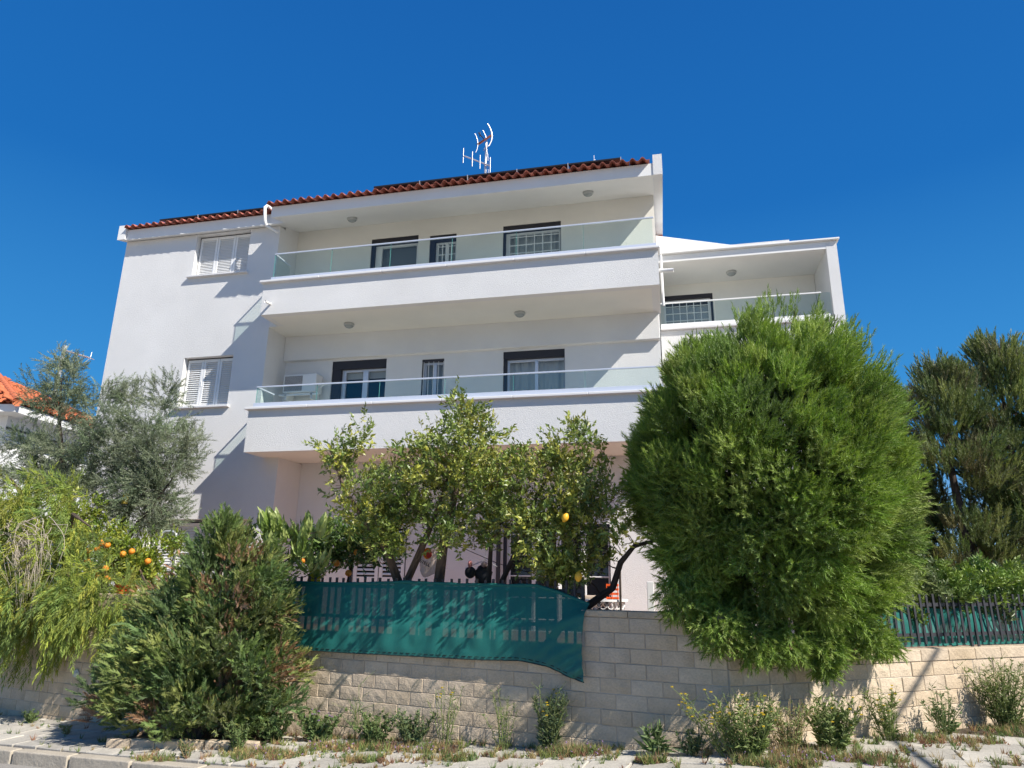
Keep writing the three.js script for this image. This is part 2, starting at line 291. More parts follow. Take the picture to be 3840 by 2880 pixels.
{
  const slope = Math.atan(0.29), tw = 0.2, tg = tileGeo(tw, 0.40);
  const tileMats = [0.85, 1, 1.15].map((k) => { const m = M.tile.clone(); m.color.multiplyScalar(k); return m; });
  const rest = [];
  const lay = (x0, count, z0, rows) => {
    for (let r = 0; r < rows; r++) for (let i = 0; i < count; i++) {
      const z = z0 - r * 0.33 * Math.cos(slope), x = x0 + i * tw + rr(-0.006, 0.006), y = tileY(z) + 0.004 + rr(0, 0.006);
      if (r === 0) { const m = mesh('roof_tile', tg, tileMats[(rng() * 3) | 0], roof); m.position.set(x, y, z + rr(-0.012, 0.012)); m.rotation.x = slope; }
      else rest.push([x, y, z]);
    }
  };
  lay(-8.66, 43, HZ.bal + 0.15, 17); lay(-13.03, 22, -12.92, 16);
  const im = new THREE.InstancedMesh(tg, M.tile, rest.length), q = new THREE.Quaternion().setFromAxisAngle(V(1, 0, 0), slope), mm = new THREE.Matrix4();
  rest.forEach(([x, y, z], i) => im.setMatrixAt(i, mm.compose(V(x, y, z), q, V(1, 1, 1)))); im.name = 'upper_roof_tiles'; im.userData.kind = 'stuff'; im.castShadow = im.receiveShadow = true; roof.add(im);
}
// solar panels
{
  const slope = Math.atan(0.29);
  const panel = (x, z, up, label) => {
    const t = thing('solar_panel', label, 'solar panel', [x, tileY(z) + up, z], 'solar panels on the tiled roof');
    const f = mesh('panel_frame', RB(0, 1.11, 0, 0.036, -1.7, 0, 0.004), M.black, t); f.rotation.x = slope;
    const c = mesh('panel_face', B(0.012, 1.098, 0.0365, 0.0385, -1.688, -0.012), M.pv, t); c.rotation.x = slope;
    const b = mesh('mounting_bracket', [B(0.2, 0.24, -0.26, -0.001, -0.3, -0.26), B(0.87, 0.91, -0.26, -0.001, -0.3, -0.26), B(1.112, 1.130, -0.09, 0.044, -0.03, 0.008)], M.galv, t); b.rotation.x = slope;
  };
  ['leftmost solar panel along the main roof edge', 'second solar panel from the left on the main roof', 'middle solar panel on the main roof below the antenna mast', 'fourth solar panel on the main roof right of the antenna', 'rightmost solar panel near the white roof fin'].forEach((l, i) => panel(-6.30 + i * 1.13, -12.88, 0.32, l));
  ['left solar panel on the lower tiled roof corner', 'middle solar panel on the lower tiled roof', 'right solar panel on the lower roof by white drain pipe'].forEach((l, i) => panel(-12.35 + i * 1.13, -13.28, 0.245, l));
}
// balconies: part > sub-parts
function balcony(name, x0, x1, yB, yC, yG, gx0, panels, step) {
  const b = sub(name, house), zf = HZ.bal;
  mesh('parapet', [B(x0, x1, yB, yC - 0.075, zf - 0.16, zf), B(x0, x0 + 0.16, yB + 0.001, yC - 0.075, HZ.left, zf - 0.16), B(x1 - 0.16, x1, yB + 0.001, yC - 0.075, HZ.back, zf - 0.16)], M.stucco, b);
  mesh('slab', [B(x0 + 0.16, x1 - 0.16, yB, yB + 0.18, HZ.left, zf - 0.16), B(-8.829, x1 - 0.16, yB, yB + 0.18, HZ.back - 0.02, HZ.left)], M.stuccoWarm, b);
  // stone coping in lengths
  const n = 6; for (let i = 0; i < n; i++) { const a = lerp(x0 - 0.06, x1 + 0.04, i / n) + 0.002, c = lerp(x0 - 0.06, x1 + 0.04, (i + 1) / n) - 0.002; mesh('coping_stone', RB(a, c, yC - 0.055, yC, zf - 0.22, zf + 0.085, 0.012), M.coping, b); }
  mesh('coping_bed', B(x0 - 0.005, x1 + 0.003, yC - 0.0752, yC - 0.056, zf - 0.18, zf + 0.012), M.stucco, b);
  mesh('coping_stone', RB(x0 - 0.06, x0 + 0.2, yC - 0.055, yC, HZ.left + 0.003, zf - 0.222, 0.012), M.coping, b);
  mesh('glass_channel', [RB(gx0 - 0.03, x1 - 0.02, yC + 0.001, yC + 0.11, zf - 0.10, zf - 0.035, 0.004), RB(gx0 - 0.03, gx0 + 0.035, yC + 0.001, yC + 0.11, HZ.left + 0.01, zf - 0.101, 0.004)], M.alu, b);
  for (let i = 0; i < panels; i++) { const a = lerp(gx0, x1 - 0.08, i / panels) + 0.006, c = lerp(gx0, x1 - 0.08, (i + 1) / panels) - 0.006; const g = mesh('glass_panel', new THREE.PlaneGeometry(c - a, yG - yC - 0.105), M.glass, b); g.position.set((a + c) / 2, (yC + 0.105 + yG) / 2, zf - 0.067); mesh('glass_edge', [B(a - 0.004, a + 0.003, yC + 0.11, yG, zf - 0.073, zf - 0.061)], M.glassEdge, b); }
  const sg = mesh('glass_panel', new THREE.PlaneGeometry(0.62, yG - yC - 0.105), M.glass, b); sg.rotation.y = -Math.PI / 2; sg.position.set(gx0 + 0.003, (yC + 0.105 + yG) / 2, zf - 0.39);
  mesh('handrail', [RB(gx0 - 0.012, x1 - 0.06, yG - 0.012, yG + 0.018, zf - 0.084, zf - 0.05, 0.005), RB(gx0 - 0.012, gx0 + 0.02, yG - 0.012, yG + 0.018, HZ.left + 0.02, zf - 0.085, 0.005)], M.alu, b);
  return b;
}
const upperB = balcony('upper_balcony', -8.60, 0.02, 7.02, 7.82, 8.50, -8.43, 6);
const lowerB = balcony('lower_balcony', -8.60, 0.02, 3.97, 4.92, 5.385, -8.50, 6);
mesh('drain_spout', [rod(V(-8.37, 7.27, -12.55), V(-8.37, 7.245, -12.30), 0.027, 10)], M.pvc, upperB);
mesh('drain_pipe', [rod(V(0.01, 7.36, -12.62), V(0.30, 7.33, -12.58), 0.04, 10), tube([V(0.07, 7.85, -12.95), V(0.075, 6.75, -12.95)], 0.03, 8)], M.pvc, upperB);
P('rain_pipe', [tube([V(-8.98, 9.95, -12.98), V(-9.0, 9.97, -12.86), V(-9.02, 9.9, -12.81), V(-9.02, 9.6, -12.86), V(-9.0, 9.48, -12.92), V(-8.76, 9.34, -13.06)], [0.045, 0.045, 0.04, 0.04, 0.036, 0.034], 10)], M.pvc, house);

// shuttered windows
const slatGeos = {};
function shutter(name, [x0, x1, y0, y1], z, leaves, open, rowsBy) {
  const w = sub(name, house), n = leaves, lw = (x1 - x0) / n, top = y1 - 0.03;
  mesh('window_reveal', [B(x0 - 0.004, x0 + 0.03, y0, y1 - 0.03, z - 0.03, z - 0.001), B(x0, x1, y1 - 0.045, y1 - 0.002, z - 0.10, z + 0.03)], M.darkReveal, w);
  for (let i = 0; i < n; i++) {
    const a = x0 + 0.025 + i * (lw - 0.006), b = a + lw - 0.014;
    const f = 0.055;
    mesh('shutter_frame', [RB(a, a + f, y0 + 0.01, top, z, z + 0.04, 0.004), RB(b - f, b, y0 + 0.01, top, z, z + 0.04, 0.004), RB(a + f, b - f, y0 + 0.01, y0 + 0.08, z + 0.001, z + 0.039, 0.004), RB(a + f, b - f, top - 0.07, top, z + 0.001, z + 0.039, 0.004), RB(b - 0.004, b + 0.012, (y0 + top) / 2 - 0.06, (y0 + top) / 2 + 0.06, z + 0.04, z + 0.055, 0.003)], M.whitePaint, w);
    const rows = rowsBy, key = (b - a).toFixed(3) + open;
    slatGeos[key] ??= (() => { const g = new RoundedBoxGeometry(b - a - 2 * f + 0.01, 0.052, 0.008, 1, 0.003); g.rotateX(-open); return clean(g); })();
    for (let k = 0; k < rows; k++) { const s = mesh('slat', slatGeos[key], M.whitePaint, w); s.position.set((a + b) / 2, lerp(y0 + 0.105, top - 0.095, k / (rows - 1)), z + 0.02); s.rotation.x = rr(-0.05, 0.05); }
    mesh('shutter_back', B(a + 0.01, b - 0.01, y0 + 0.02, top - 0.02, z - 0.012, z - 0.006), M.whitePaint, w);
  }
  return w;
}
const sw1 = shutter('upper_window', OP.wU, HZ.left - 0.17, 3, 0.55, 22);
mesh('sill', RB(-11.2, -9.56, 8.44, 8.488, HZ.left - 0.2, HZ.left + 0.09, 0.008), M.coping, sw1);
const sw2 = shutter('lower_window', OP.wL, HZ.left - 0.17, 3, 0.75, 20);
mesh('sill', RB(-11.05, -9.6, 5.15, 5.198, HZ.left - 0.2, HZ.left + 0.09, 0.008), M.coping, sw2);
shutter('ground_window', [-11.3, -9.45, 1.05, 2.62], -13.48, 3, 0.3, 24);
mesh('sill', RB(-11.36, -8.66, 0.96, 1.0, -13.5, HZ.left + 0.07, 0.008), M.coping, sub('niche_sill', house));

// balcony doors and barred windows
function doorUnit(name, [x0, x1, y0, y1], z, o) {
  const d = sub(name, house), zi = z - 0.17, L = o.left ?? 0.05, T = o.top ?? 0.13, Rr = o.right ?? 0.012;
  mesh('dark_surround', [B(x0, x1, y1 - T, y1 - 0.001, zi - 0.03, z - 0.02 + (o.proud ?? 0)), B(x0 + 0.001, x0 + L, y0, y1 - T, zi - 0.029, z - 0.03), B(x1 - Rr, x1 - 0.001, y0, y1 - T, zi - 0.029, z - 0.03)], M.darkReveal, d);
  const a = x0 + L, b = x1 - Rr, t = y1 - T, n = o.leaves ?? 2, fw = o.fw ?? 0.055;
  mesh('frame', [RB(a, a + fw, y0, t, zi - 0.02, zi + 0.05, 0.004), RB(b - fw * 0.4, b, y0, t, zi - 0.02, zi + 0.05, 0.004), RB(a + fw, b - fw * 0.4, t - 0.05, t, zi - 0.02, zi + 0.049, 0.004)], o.mat ?? M.whitePaint, d);
  const ia = a + fw, ib = b - fw * 0.4;
  for (let i = 0; i < n; i++) {
    const p = lerp(ia, ib, i / n), q = lerp(ia, ib, (i + 1) / n), sz = zi + (i % 2 ? 0.012 : 0);
    if (i > 0) mesh('stile', RB(p - fw * 0.7, p + fw * 0.7, y0, t - 0.05, zi - 0.02, zi + 0.06, 0.004), o.mat ?? M.whitePaint, d);
    const g = mesh('pane', new THREE.PlaneGeometry(q - p, t - 0.05 - y0), M.pane, d); g.position.set((p + q) / 2, (y0 + t - 0.05) / 2, sz);
  }
  if (o.grid) {
    const [cols, ch] = o.grid; const bars = [];
    for (let i = 0; i <= cols; i++) { const x = lerp(ia, ib, i / cols); mesh('glazing_bar', RB(x - 0.011, x + 0.011, y0, t - 0.051, zi + 0.055, zi + 0.073, 0.003), M.whitePaint, d); }
    for (let y = t - 0.12; y > y0; y -= ch) mesh('glazing_bar', RB(ia, ib, y - 0.011, y + 0.011, zi + 0.056, zi + 0.072, 0.003), M.whitePaint, d);
  }
  if (o.bars) for (let i = 0; i < o.bars; i++) { const x = lerp(x0 + 0.03, x1 - 0.03, i / (o.bars - 1)); mesh('security_bar', rod(V(x, y0, z - 0.05), V(x, y1 - 0.01, z - 0.05), 0.008, 6), M.whitePaint, d); }
  if (o.blind) mesh('blind', B(ia - 0.02, ib + 0.02, o.blind[0], t - 0.03, zi - 0.075, zi - 0.07), o.blind[1], d);
  if (o.curtain) { const g = new THREE.PlaneGeometry(ib - ia + 0.1, t - y0, 48, 1), p = g.attributes.position; for (let i = 0; i < p.count; i++) p.setZ(i, 0.022 * Math.sin(p.getX(i) * 46) + 0.012 * Math.sin(p.getX(i) * 17)); g.computeVertexNormals(); const c = mesh('curtain', g, M.curtain, d); c.position.set((ia + ib) / 2, (y0 + t) / 2, zi - 0.14); }
  return d;
}
doorUnit('balcony_door', OP.d1, HZ.back, { left: 0.08, fw: 0.16, leaves: 1, top: 0.15, blind: [7.2, M.blindGrey] });
doorUnit('balcony_window', OP.w1, HZ.back, { left: 0.13, leaves: 2, top: 0.15, fw: 0.06, grid: [4, 0.21], curtain: 1 });
doorUnit('balcony_door', OP.d2, HZ.back, { left: 0.05, leaves: 1, top: 0.15, fw: 0.09, grid: [6, 0.205], curtain: 1 });
doorUnit('balcony_door', OP.d3, HZ.back - 0.03, { left: 0.22, leaves: 2, top: 0.2, fw: 0.09, mat: M.alu, blind: [5.98, M.blindBeige] });
doorUnit('barred_window', OP.w2, HZ.back - 0.03, { left: 0.01, leaves: 2, top: 0.05, fw: 0.06, mat: M.alu, bars: 5, curtain: 1 });
doorUnit('balcony_door', OP.d4, HZ.back - 0.03, { left: 0.07, leaves: 2, top: 0.17, fw: 0.05, mat: M.alu, curtain: 1 });
mesh('sill', RB(-5.42, -4.78, 5.21, 5.25, HZ.back - 0.2, HZ.back + 0.03, 0.006), M.coping, sub('barred_window_sill', house));
doorUnit('ground_door', OP.g2, HZ.low, { left: 0.06, leaves: 4, top: 0.08, fw: 0.07, grid: [4, 0.42] });
{ // louvred ground-floor shutters with dark gaps
  const d = sub('ground_shutter', house), [x0, x1, y0, y1] = OP.g1, z = HZ.low - 0.1; const g = clean(new RoundedBoxGeometry(0.42, 0.05, 0.012, 1, 0.004));
  mesh('backing', B(x0, x1, y0, y1, z - 0.06, z - 0.05), M.darkReveal, d);
  for (let i = 0; i < 2; i++) { const a = x0 + 0.04 + i * 0.6, b = a + 0.58; mesh('shutter_frame', [RB(a, a + 0.08, y0, y1, z, z + 0.04), RB(b - 0.08, b, y0, y1, z, z + 0.04), RB(a + 0.08, b - 0.08, y0, 1.5, z + 0.001, z + 0.039), RB(a + 0.08, b - 0.08, y1 - 0.08, y1, z + 0.001, z + 0.039)], M.whitePaint, d); for (let y = 1.56; y < 2.5; y += 0.088) { const s = mesh('slat', g, M.whitePaint, d); s.position.set((a + b) / 2, y, z + 0.02); s.rotation.x = -0.5; } }
  P('downpipe', [rod(V(-3.5, 0.5, HZ.low + 0.06), V(-3.5, 3.97, HZ.low + 0.06), 0.045, 10)], M.ironBlack, house);
}

/* right wing */
{
  const w = sub('side_wing', house), zf = -15.1, zb = -16.5;
  mesh('wing_front_wall', B(0.001, 3.92, 0.46, 6.985, zf - 0.25, zf), M.stucco, w);
  mesh('wing_side_wall', [B(3.70, 3.921, 6.986, 8.868, -19.9, zf + 0.0), B(3.70, 3.919, 0.46, 6.98, -19.9, zf - 0.26)], M.stucco, w);
  mesh('wing_floor', B(0.0, 3.69, 6.72, 6.9, zb - 0.1, zf - 0.26), M.stuccoWarm, w);
  mesh('wing_back_wall', wallFront(-0.015, 3.69, 6.9, 8.71, zb, 0.2, [[0.10, 1.30, 6.92, 8.42]]), M.stuccoWarm, w);
  mesh('wing_roof_slab', B(-0.015, 3.699, 8.70, 8.865, -19.9, zf - 0.005), M.white, w);
  mesh('wing_roof_lip', [RB(-0.0, 3.98, 8.885, 8.93, zf - 0.2, zf + 0.07, 0.01), B(0.0, 3.9, 8.866, 8.886, -19.9, zf - 0.02)], M.white, w);
  mesh('wing_coping', RB(0.005, 3.70, 6.99, 7.055, zf - 0.22, zf + 0.07, 0.012), M.coping, w);
  mesh('wing_glass_channel', RB(0.01, 3.64, 7.056, 7.17, zf - 0.10, zf - 0.035, 0.004), M.whitePaint, w);
  for (const [a, b] of [[0.02, 1.22], [1.232, 2.43], [2.442, 3.68]]) { const g = mesh('wing_glass_panel', new THREE.PlaneGeometry(b - a, 0.515), M.glass, w); g.position.set((a + b) / 2, 7.427, zf - 0.067); }
  mesh('wing_handrail', RB(0.02, 3.5, 7.67, 7.70, zf - 0.085, zf - 0.05, 0.005), M.whitePaint, w);
  mesh('gable_parapet', wallFront(-0.01, 3.9, 8.87, 10.16, -16.55, 0.22, [], 9.2), M.white, w);
  mesh('wing_weep_pipe', rod(V(3.46, 6.42, zf - 0.02), V(3.46, 6.41, zf + 0.12), 0.022, 8), M.pvc, w);
  const t = mesh('wing_roof_tile', tileGeo(0.2, 0.4), M.tileOrange, w); t.rotation.y = Math.PI / 2; t.scale.z = 0.4; t.position.set(4.0, 8.62, -15.75);
  // door of the wing
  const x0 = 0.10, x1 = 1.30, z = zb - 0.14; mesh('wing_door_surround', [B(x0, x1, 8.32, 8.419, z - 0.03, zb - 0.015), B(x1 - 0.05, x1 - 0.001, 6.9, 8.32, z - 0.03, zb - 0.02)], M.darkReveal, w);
  mesh('wing_door_frame', [RB(x0, x0 + 0.05, 6.9, 8.32, z, z + 0.05), RB(x1 - 0.12, x1 - 0.052, 6.9, 8.32, z, z + 0.05), RB(x0 + 0.05, x1 - 0.12, 8.26, 8.319, z, z + 0.049)], M.whitePaint, w);
  for (let i = 1; i < 6; i++) { const x = lerp(x0 + 0.05, x1 - 0.12, i / 6); mesh('wing_glazing_bar', RB(x - 0.01, x + 0.01, 6.9, 8.26, z + 0.03, z + 0.046, 0.003), M.whitePaint, w); }
  for (let y = 8.15; y > 6.95; y -= 0.19) mesh('wing_glazing_bar', RB(x0 + 0.05, x1 - 0.12, y - 0.01, y + 0.01, z + 0.031, z + 0.045, 0.003), M.whitePaint, w);
  const g = mesh('wing_pane', new THREE.PlaneGeometry(1.05, 1.36), M.pane, w); g.position.set(0.67, 7.58, z + 0.015);
  mesh('wing_blind', B(x0 + 0.02, x1 - 0.06, 6.9, 8.16, z - 0.05, z - 0.045), M.curtain, w);
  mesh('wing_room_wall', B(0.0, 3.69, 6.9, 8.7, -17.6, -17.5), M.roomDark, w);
}

/* ceiling lamps */
{
  const lampProfile = [[0, 0], [0.115, 0], [0.12, -0.012], [0.118, -0.04], [0.108, -0.055], [0.0, -0.055]].map(([r, y]) => new THREE.Vector2(r, y)), domeProfile = [];
  for (let i = 0; i <= 8; i++) { const a = i / 8 * Math.PI / 2; domeProfile.push(new THREE.Vector2(0.098 * Math.cos(a), -0.053 - 0.052 * Math.sin(a))); }
  const lg = new THREE.LatheGeometry(lampProfile, 24), dg = new THREE.LatheGeometry(domeProfile, 24);
  for (const [x, y, z, tilt, label] of [[-6.98, soffitY(-13.26), -13.26, 1, 'round ceiling lamp at left end of the upper balcony ceiling'], [-1.4, soffitY(-13.2), -13.2, 1, 'round ceiling lamp at right end of the upper balcony ceiling'], [-6.89, 7.02, -13.37, 0, 'round ceiling lamp above the lower balcony near the air conditioner'], [-2.94, 7.02, -13.43, 0, 'round ceiling lamp above the lower balcony near right sliding door'], [1.73, 8.70, -15.95, 0, 'round ceiling lamp in the right wing balcony']]) {
    const t = thing('ceiling_lamp', label, 'lamp', [x, y, z], 'round bulkhead lamps on the balcony ceilings');
    mesh('lamp_base', lg, M.lampBody, t); mesh('lamp_dome', dg, M.lampGlass, t); mesh('lamp_clip', B(-0.012, 0.012, -0.05, -0.02, 0.11, 0.125), M.lampBody, t);
    if (tilt) t.rotation.x = Math.atan(0.29);
  }
}
/* air conditioner */
{
  const t = thing('air_conditioner', 'white outdoor air conditioning unit on wall bracket behind lower balcony glass', 'air conditioner', [-8.2, 5.55, -13.86]);
  P('case', RB(-8.62, -7.78, 5.56, 6.0, -14.02, -13.72, 0.02), M.pvc, t);
  P('fan_grille_back', B(-8.58, -8.13, 5.60, 5.96, -13.719, -13.714), M.roomDark, t);
  const ggeo = RB(-8.58, -8.13, 0, 0.008, -13.712, -13.704, 0.002); for (let i = 0; i < 14; i++) { const m = mesh('grille_slat', ggeo, M.pvc, t); m.position.set(8.2, 5.61 + i * 0.026 - 5.55, 13.86); }
  P('bracket', [B(-8.7, -7.7, 5.49, 5.53, -13.76, -13.72), B(-8.55, -8.51, 5.40, 5.555, -14.06, -13.72), B(-7.9, -7.86, 5.40, 5.555, -14.06, -13.72)], M.pvc, t);
  P('hose', tube([V(-7.78, 5.68, -13.85), V(-7.68, 5.68, -13.8), V(-7.62, 5.73, -13.78), V(-7.52, 5.74, -13.78), V(-7.46, 5.70, -13.8)], 0.018, 8), M.pvc, t);
}
/* roof antenna */
{
  const bx = -4.39, bz = -15.5, by = tileY(bz);
  const t = thing('television_antenna', 'tall roof antenna mast with vertical rods and curved reflector arms', 'antenna', [bx, by, bz]);
  P('mast', rod(V(bx - 0.01, by - 0.1, bz), V(bx + 0.02, 12.85, bz), 0.032, 10), M.galv, t);
  P('boom', rod(V(-5.0, 12.52, bz + 0.02), V(-4.22, 12.07, bz + 0.06), 0.018, 8), M.galv, t);
  for (const [f, h] of [[0, 0.46], [0.335, 0.46], [0.62, 0.42], [0.99, 0.52]]) { const x = lerp(-5.0, -4.22, f), y = lerp(12.52, 12.07, f), z = bz + lerp(0.02, 0.06, f) + 0.02; P('antenna_rod', rod(V(x, y - h * 0.52, z), V(x, y + h * 0.48, z), 0.012, 6), M.galv, t); }
  const arc = (x, y, z, h, bend, r) => { const pts = []; for (let i = 0; i <= 10; i++) { const s = i / 5 - 1; pts.push(V(x - bend * s * s - 0.02 * s, y + s * h, z + bend * s * s * 0.5)); } return tube(pts, pts.map((_, i) => r * (1 - 0.35 * Math.abs(i / 5 - 1))), 6); };
  P('reflector_arm', arc(-4.22, 13.05, bz, 0.36, 0.10, 0.024), M.galv, t);
  P('reflector_arm', arc(-4.40, 12.98, bz - 0.1, 0.32, 0.08, 0.017), M.galv, t);
  P('reflector_arm', arc(-4.60, 12.83, bz + 0.05, 0.30, 0.06, 0.014), M.galv, t);
  P('cross_bar', rod(V(-4.62, 12.79, bz + 0.04), V(-4.22, 13.07, bz), 0.036, 4), M.rust, t);
  P('dipole', [rod(V(-4.42, 12.93, bz + 0.05), V(-4.52, 12.98, bz + 0.3), 0.012), rod(V(-4.50, 12.92, bz + 0.2), V(-4.50, 13.06, bz + 0.2), 0.014)], M.black, t);
  P('cable', [tube([V(-4.38, 12.8, bz + 0.04), V(-4.31, 12.4, bz + 0.04), V(-4.29, 12.0, bz + 0.03), V(-4.30, 11.6, bz), V(-4.31, 10.8, bz)], 0.008, 5), tube([V(-4.36, 12.1, bz + 0.03), V(-4.34, 11.8, bz + 0.03), V(-4.335, 11.0, bz)], 0.007, 5)], M.galv, t);
}
/* roof vent cap */
{ const t = thing('roof_vent', 'small white vent cap with thin rod beside the right solar panel', 'vent', [-1.46, tileY(-13.5), -13.5]); mesh('cap', new THREE.SphereGeometry(0.13, 16, 8, 0, Math.PI * 2, 0, Math.PI / 2).scale(1, 0.45, 1).translate(0, 0.26, 0), M.whitePaint, t); mesh('pipe', rod(V(0, -0.05, 0), V(0, 0.27, 0), 0.05, 10), M.whitePaint, t); mesh('rod', [rod(V(0.16, 0, 0), V(0.18, 0.72, 0), 0.006, 5), rod(V(0.21, 0, 0), V(0.2, 0.62, 0), 0.005, 5)], M.galv, t); }

/* ---------------------------------------------------------------- neighbouring house */
{
  const t = thing('neighbour_house', 'low white house with bright orange tiled hip roof behind olive tree', 'house', [-22, 0.46, -19]);
  // corner towards the camera at (-19.19, 6.4, -16.3); eave runs to (-18.65, 6.4, -18.77)
  const h = sub('hip_roof', t); h.position.set(-19.25 + 22, 6.4 - 0.46, -16.35 + 19); h.rotation.y = 12.3 * D2R;   // local -z runs along the right eave, local -x along the front eave
  const L = 9, Wd = 8, H = 1.95, s = Wd / 2;
  const v = [[0, 0, 0], [-Wd, 0, 0], [-Wd, 0, -L], [0, 0, -L], [-s, H, -s], [-s, H, -L + s]];
  const tri = [[0, 4, 1], [0, 3, 5], [0, 5, 4], [1, 4, 5], [1, 5, 2], [2, 5, 3]]; const pos = []; for (const f of tri) for (const k of f) pos.push(...v[k]);
  const g = new THREE.BufferGeometry(); g.setAttribute('position', new THREE.Float32BufferAttribute(pos, 3)); g.computeVertexNormals(); g.setAttribute('uv', new THREE.Float32BufferAttribute(new Float32Array(36), 2));
  mesh('roof_deck', g, M.tileOrange, h);
  const tg = tileGeo(0.23, 0.42), list = [], sl = Math.atan(H / s), mats = M.tileOrange;
  const m4 = new THREE.Matrix4(), e = new THREE.Euler(), q = new THREE.Quaternion();
  for (let r = 0; r < 12; r++) {
    const d = r * 0.34 * Math.cos(sl), y = d * Math.tan(sl) + 0.01;
    for (let x = -Wd + d; x < -d; x += 0.23) list.push([x, y, -d + 0.05, 0]);
    for (let z = -L + d; z < -d; z += 0.23) list.push([-d + 0.05, y, z + 0.23, 1]);
  }
  const im = new THREE.InstancedMesh(tg, mats, list.length);
  list.forEach(([x, y, z, k], i) => { e.set(k ? 0 : sl, 0, 0); q.setFromEuler(e); if (k) q.setFromAxisAngle(V(0, 1, 0), Math.PI / 2).multiply(new THREE.Quaternion().setFromAxisAngle(V(1, 0, 0), sl)); im.setMatrixAt(i, m4.compose(V(x, y + rr(0, 0.01), z), q, V(1, 1, 1))); im.setColorAt(i, lin(1, 1, 1).multiplyScalar(rr(0.8, 1.15))); });
  im.name = 'roof_tiles'; im.userData.kind = 'stuff'; h.add(im);
  const hip = []; for (let i = 0; i < 14; i++) { const a = i / 14 * s, b = a + 0.42; const c = new THREE.CylinderGeometry(0.10, 0.13, 0.5, 10, 1, true, -Math.PI / 2, Math.PI); void c; hip.push(tube([V(-a + 0.1, a * H / s + 0.03, -a + 0.1), V(-b + 0.12, b * H / s + 0.06, -b + 0.12)], [0.14, 0.10], 10)); }
  mesh('hip_tiles', hip, M.tileOrange, h);
  mesh('fascia', [B(-Wd, -0.02, -0.24, -0.01, -0.14, -0.02), B(-0.14, -0.021, -0.24, -0.01, -L, -0.14)], M.white, h);
  mesh('soffit', B(-Wd, -0.16, -0.22, -0.16, -L, -0.15), M.white, h);
  mesh('wall', [B(-Wd + 0.7, -0.75, -6.2, -0.2, -L + 0.5, -0.75)], M.white, h);
  mesh('window_band', [B(-0.74, -0.70, -0.62, -0.56, -L + 0.6, -0.75), B(-0.74, -0.70, -2.3, -1.25, -4.4, -2.6)], M.darkReveal, h);
  const a = thing('neighbour_antenna', 'small aerial on a mast above the orange roof', 'antenna', [-21.08, 6.6, -19.3]);
  P('mast', rod(V(-21.16, 6.6, -19.3), V(-21.08, 9.36, -19.3), 0.07, 8), M.galv, a);
  P('boom', rod(V(-21.05, 9.18, -19.28), V(-19.78, 8.78, -19.2), 0.03, 6), M.galv, a);
  for (let i = 0; i < 9; i++) { const f = 0.12 + i * 0.1; P('antenna_rod', rod(V(lerp(-21.05, -19.78, f), lerp(9.18, 8.78, f), -19.46), V(lerp(-21.05, -19.78, f), lerp(9.18, 8.78, f) + 0.02, -19.1), 0.011, 5), M.galv, a); }
  P('reflector', [rod(V(-19.8, 8.78, -19.2), V(-19.95, 8.55, -19.1), 0.014), rod(V(-19.8, 8.78, -19.2), V(-19.82, 9.02, -19.25), 0.014), rod(V(-19.95, 8.55, -19.1), V(-20.0, 8.5, -19.3), 0.01)], M.galv, a);
}

/* ---------------------------------------------------------------- boundary wall of split-face blocks */
const CH = 0.152, COURSE0 = 1.16, BL = 0.33;
const blockGeo = (w, h, k) => {              // tooled margin, rough raised face
  const nx = 6, ny = 4, m = 0.007, pos = [], idx = [];
  const X = [0.002, m, w * 0.28, w * 0.5, w * 0.74, w - m, w - 0.002], Y = [0.002, m, h * 0.5, h - m, h - 0.002];
  for (let j = 0; j <= ny; j++) for (let i = 0; i <= nx; i++) { const edge = i === 0 || i === nx || j === 0 || j === ny, marg = i === 1 || i === nx - 1 || j === 1 || j === ny - 1; pos.push(X[i], Y[j], edge ? -0.004 : marg ? 0.003 : 0.003 + 0.011 * Math.abs(noise.noise(i * 1.7 + k * 5.3, j * 2.1, k * 3.7)) + rr(0, 0.003)); }
  for (let j = 0; j < ny; j++) for (let i = 0; i < nx; i++) { const a = j * (nx + 1) + i; idx.push(a, a + 1, a + nx + 1, a + 1, a + nx + 2, a + nx + 1); }
  const g = new THREE.BufferGeometry(); g.setAttribute('position', new THREE.Float32BufferAttribute(pos, 3)); g.setIndex(idx); const o = g.toNonIndexed(); o.computeVertexNormals(); return boxUV(o);
};
const blockLib = [0, 1, 2, 3, 4, 5, 6, 7].map((k) => blockGeo(BL, CH, k)), halfLib = [0, 1, 2].map((k) => blockGeo(BL / 2, CH, k + 20));
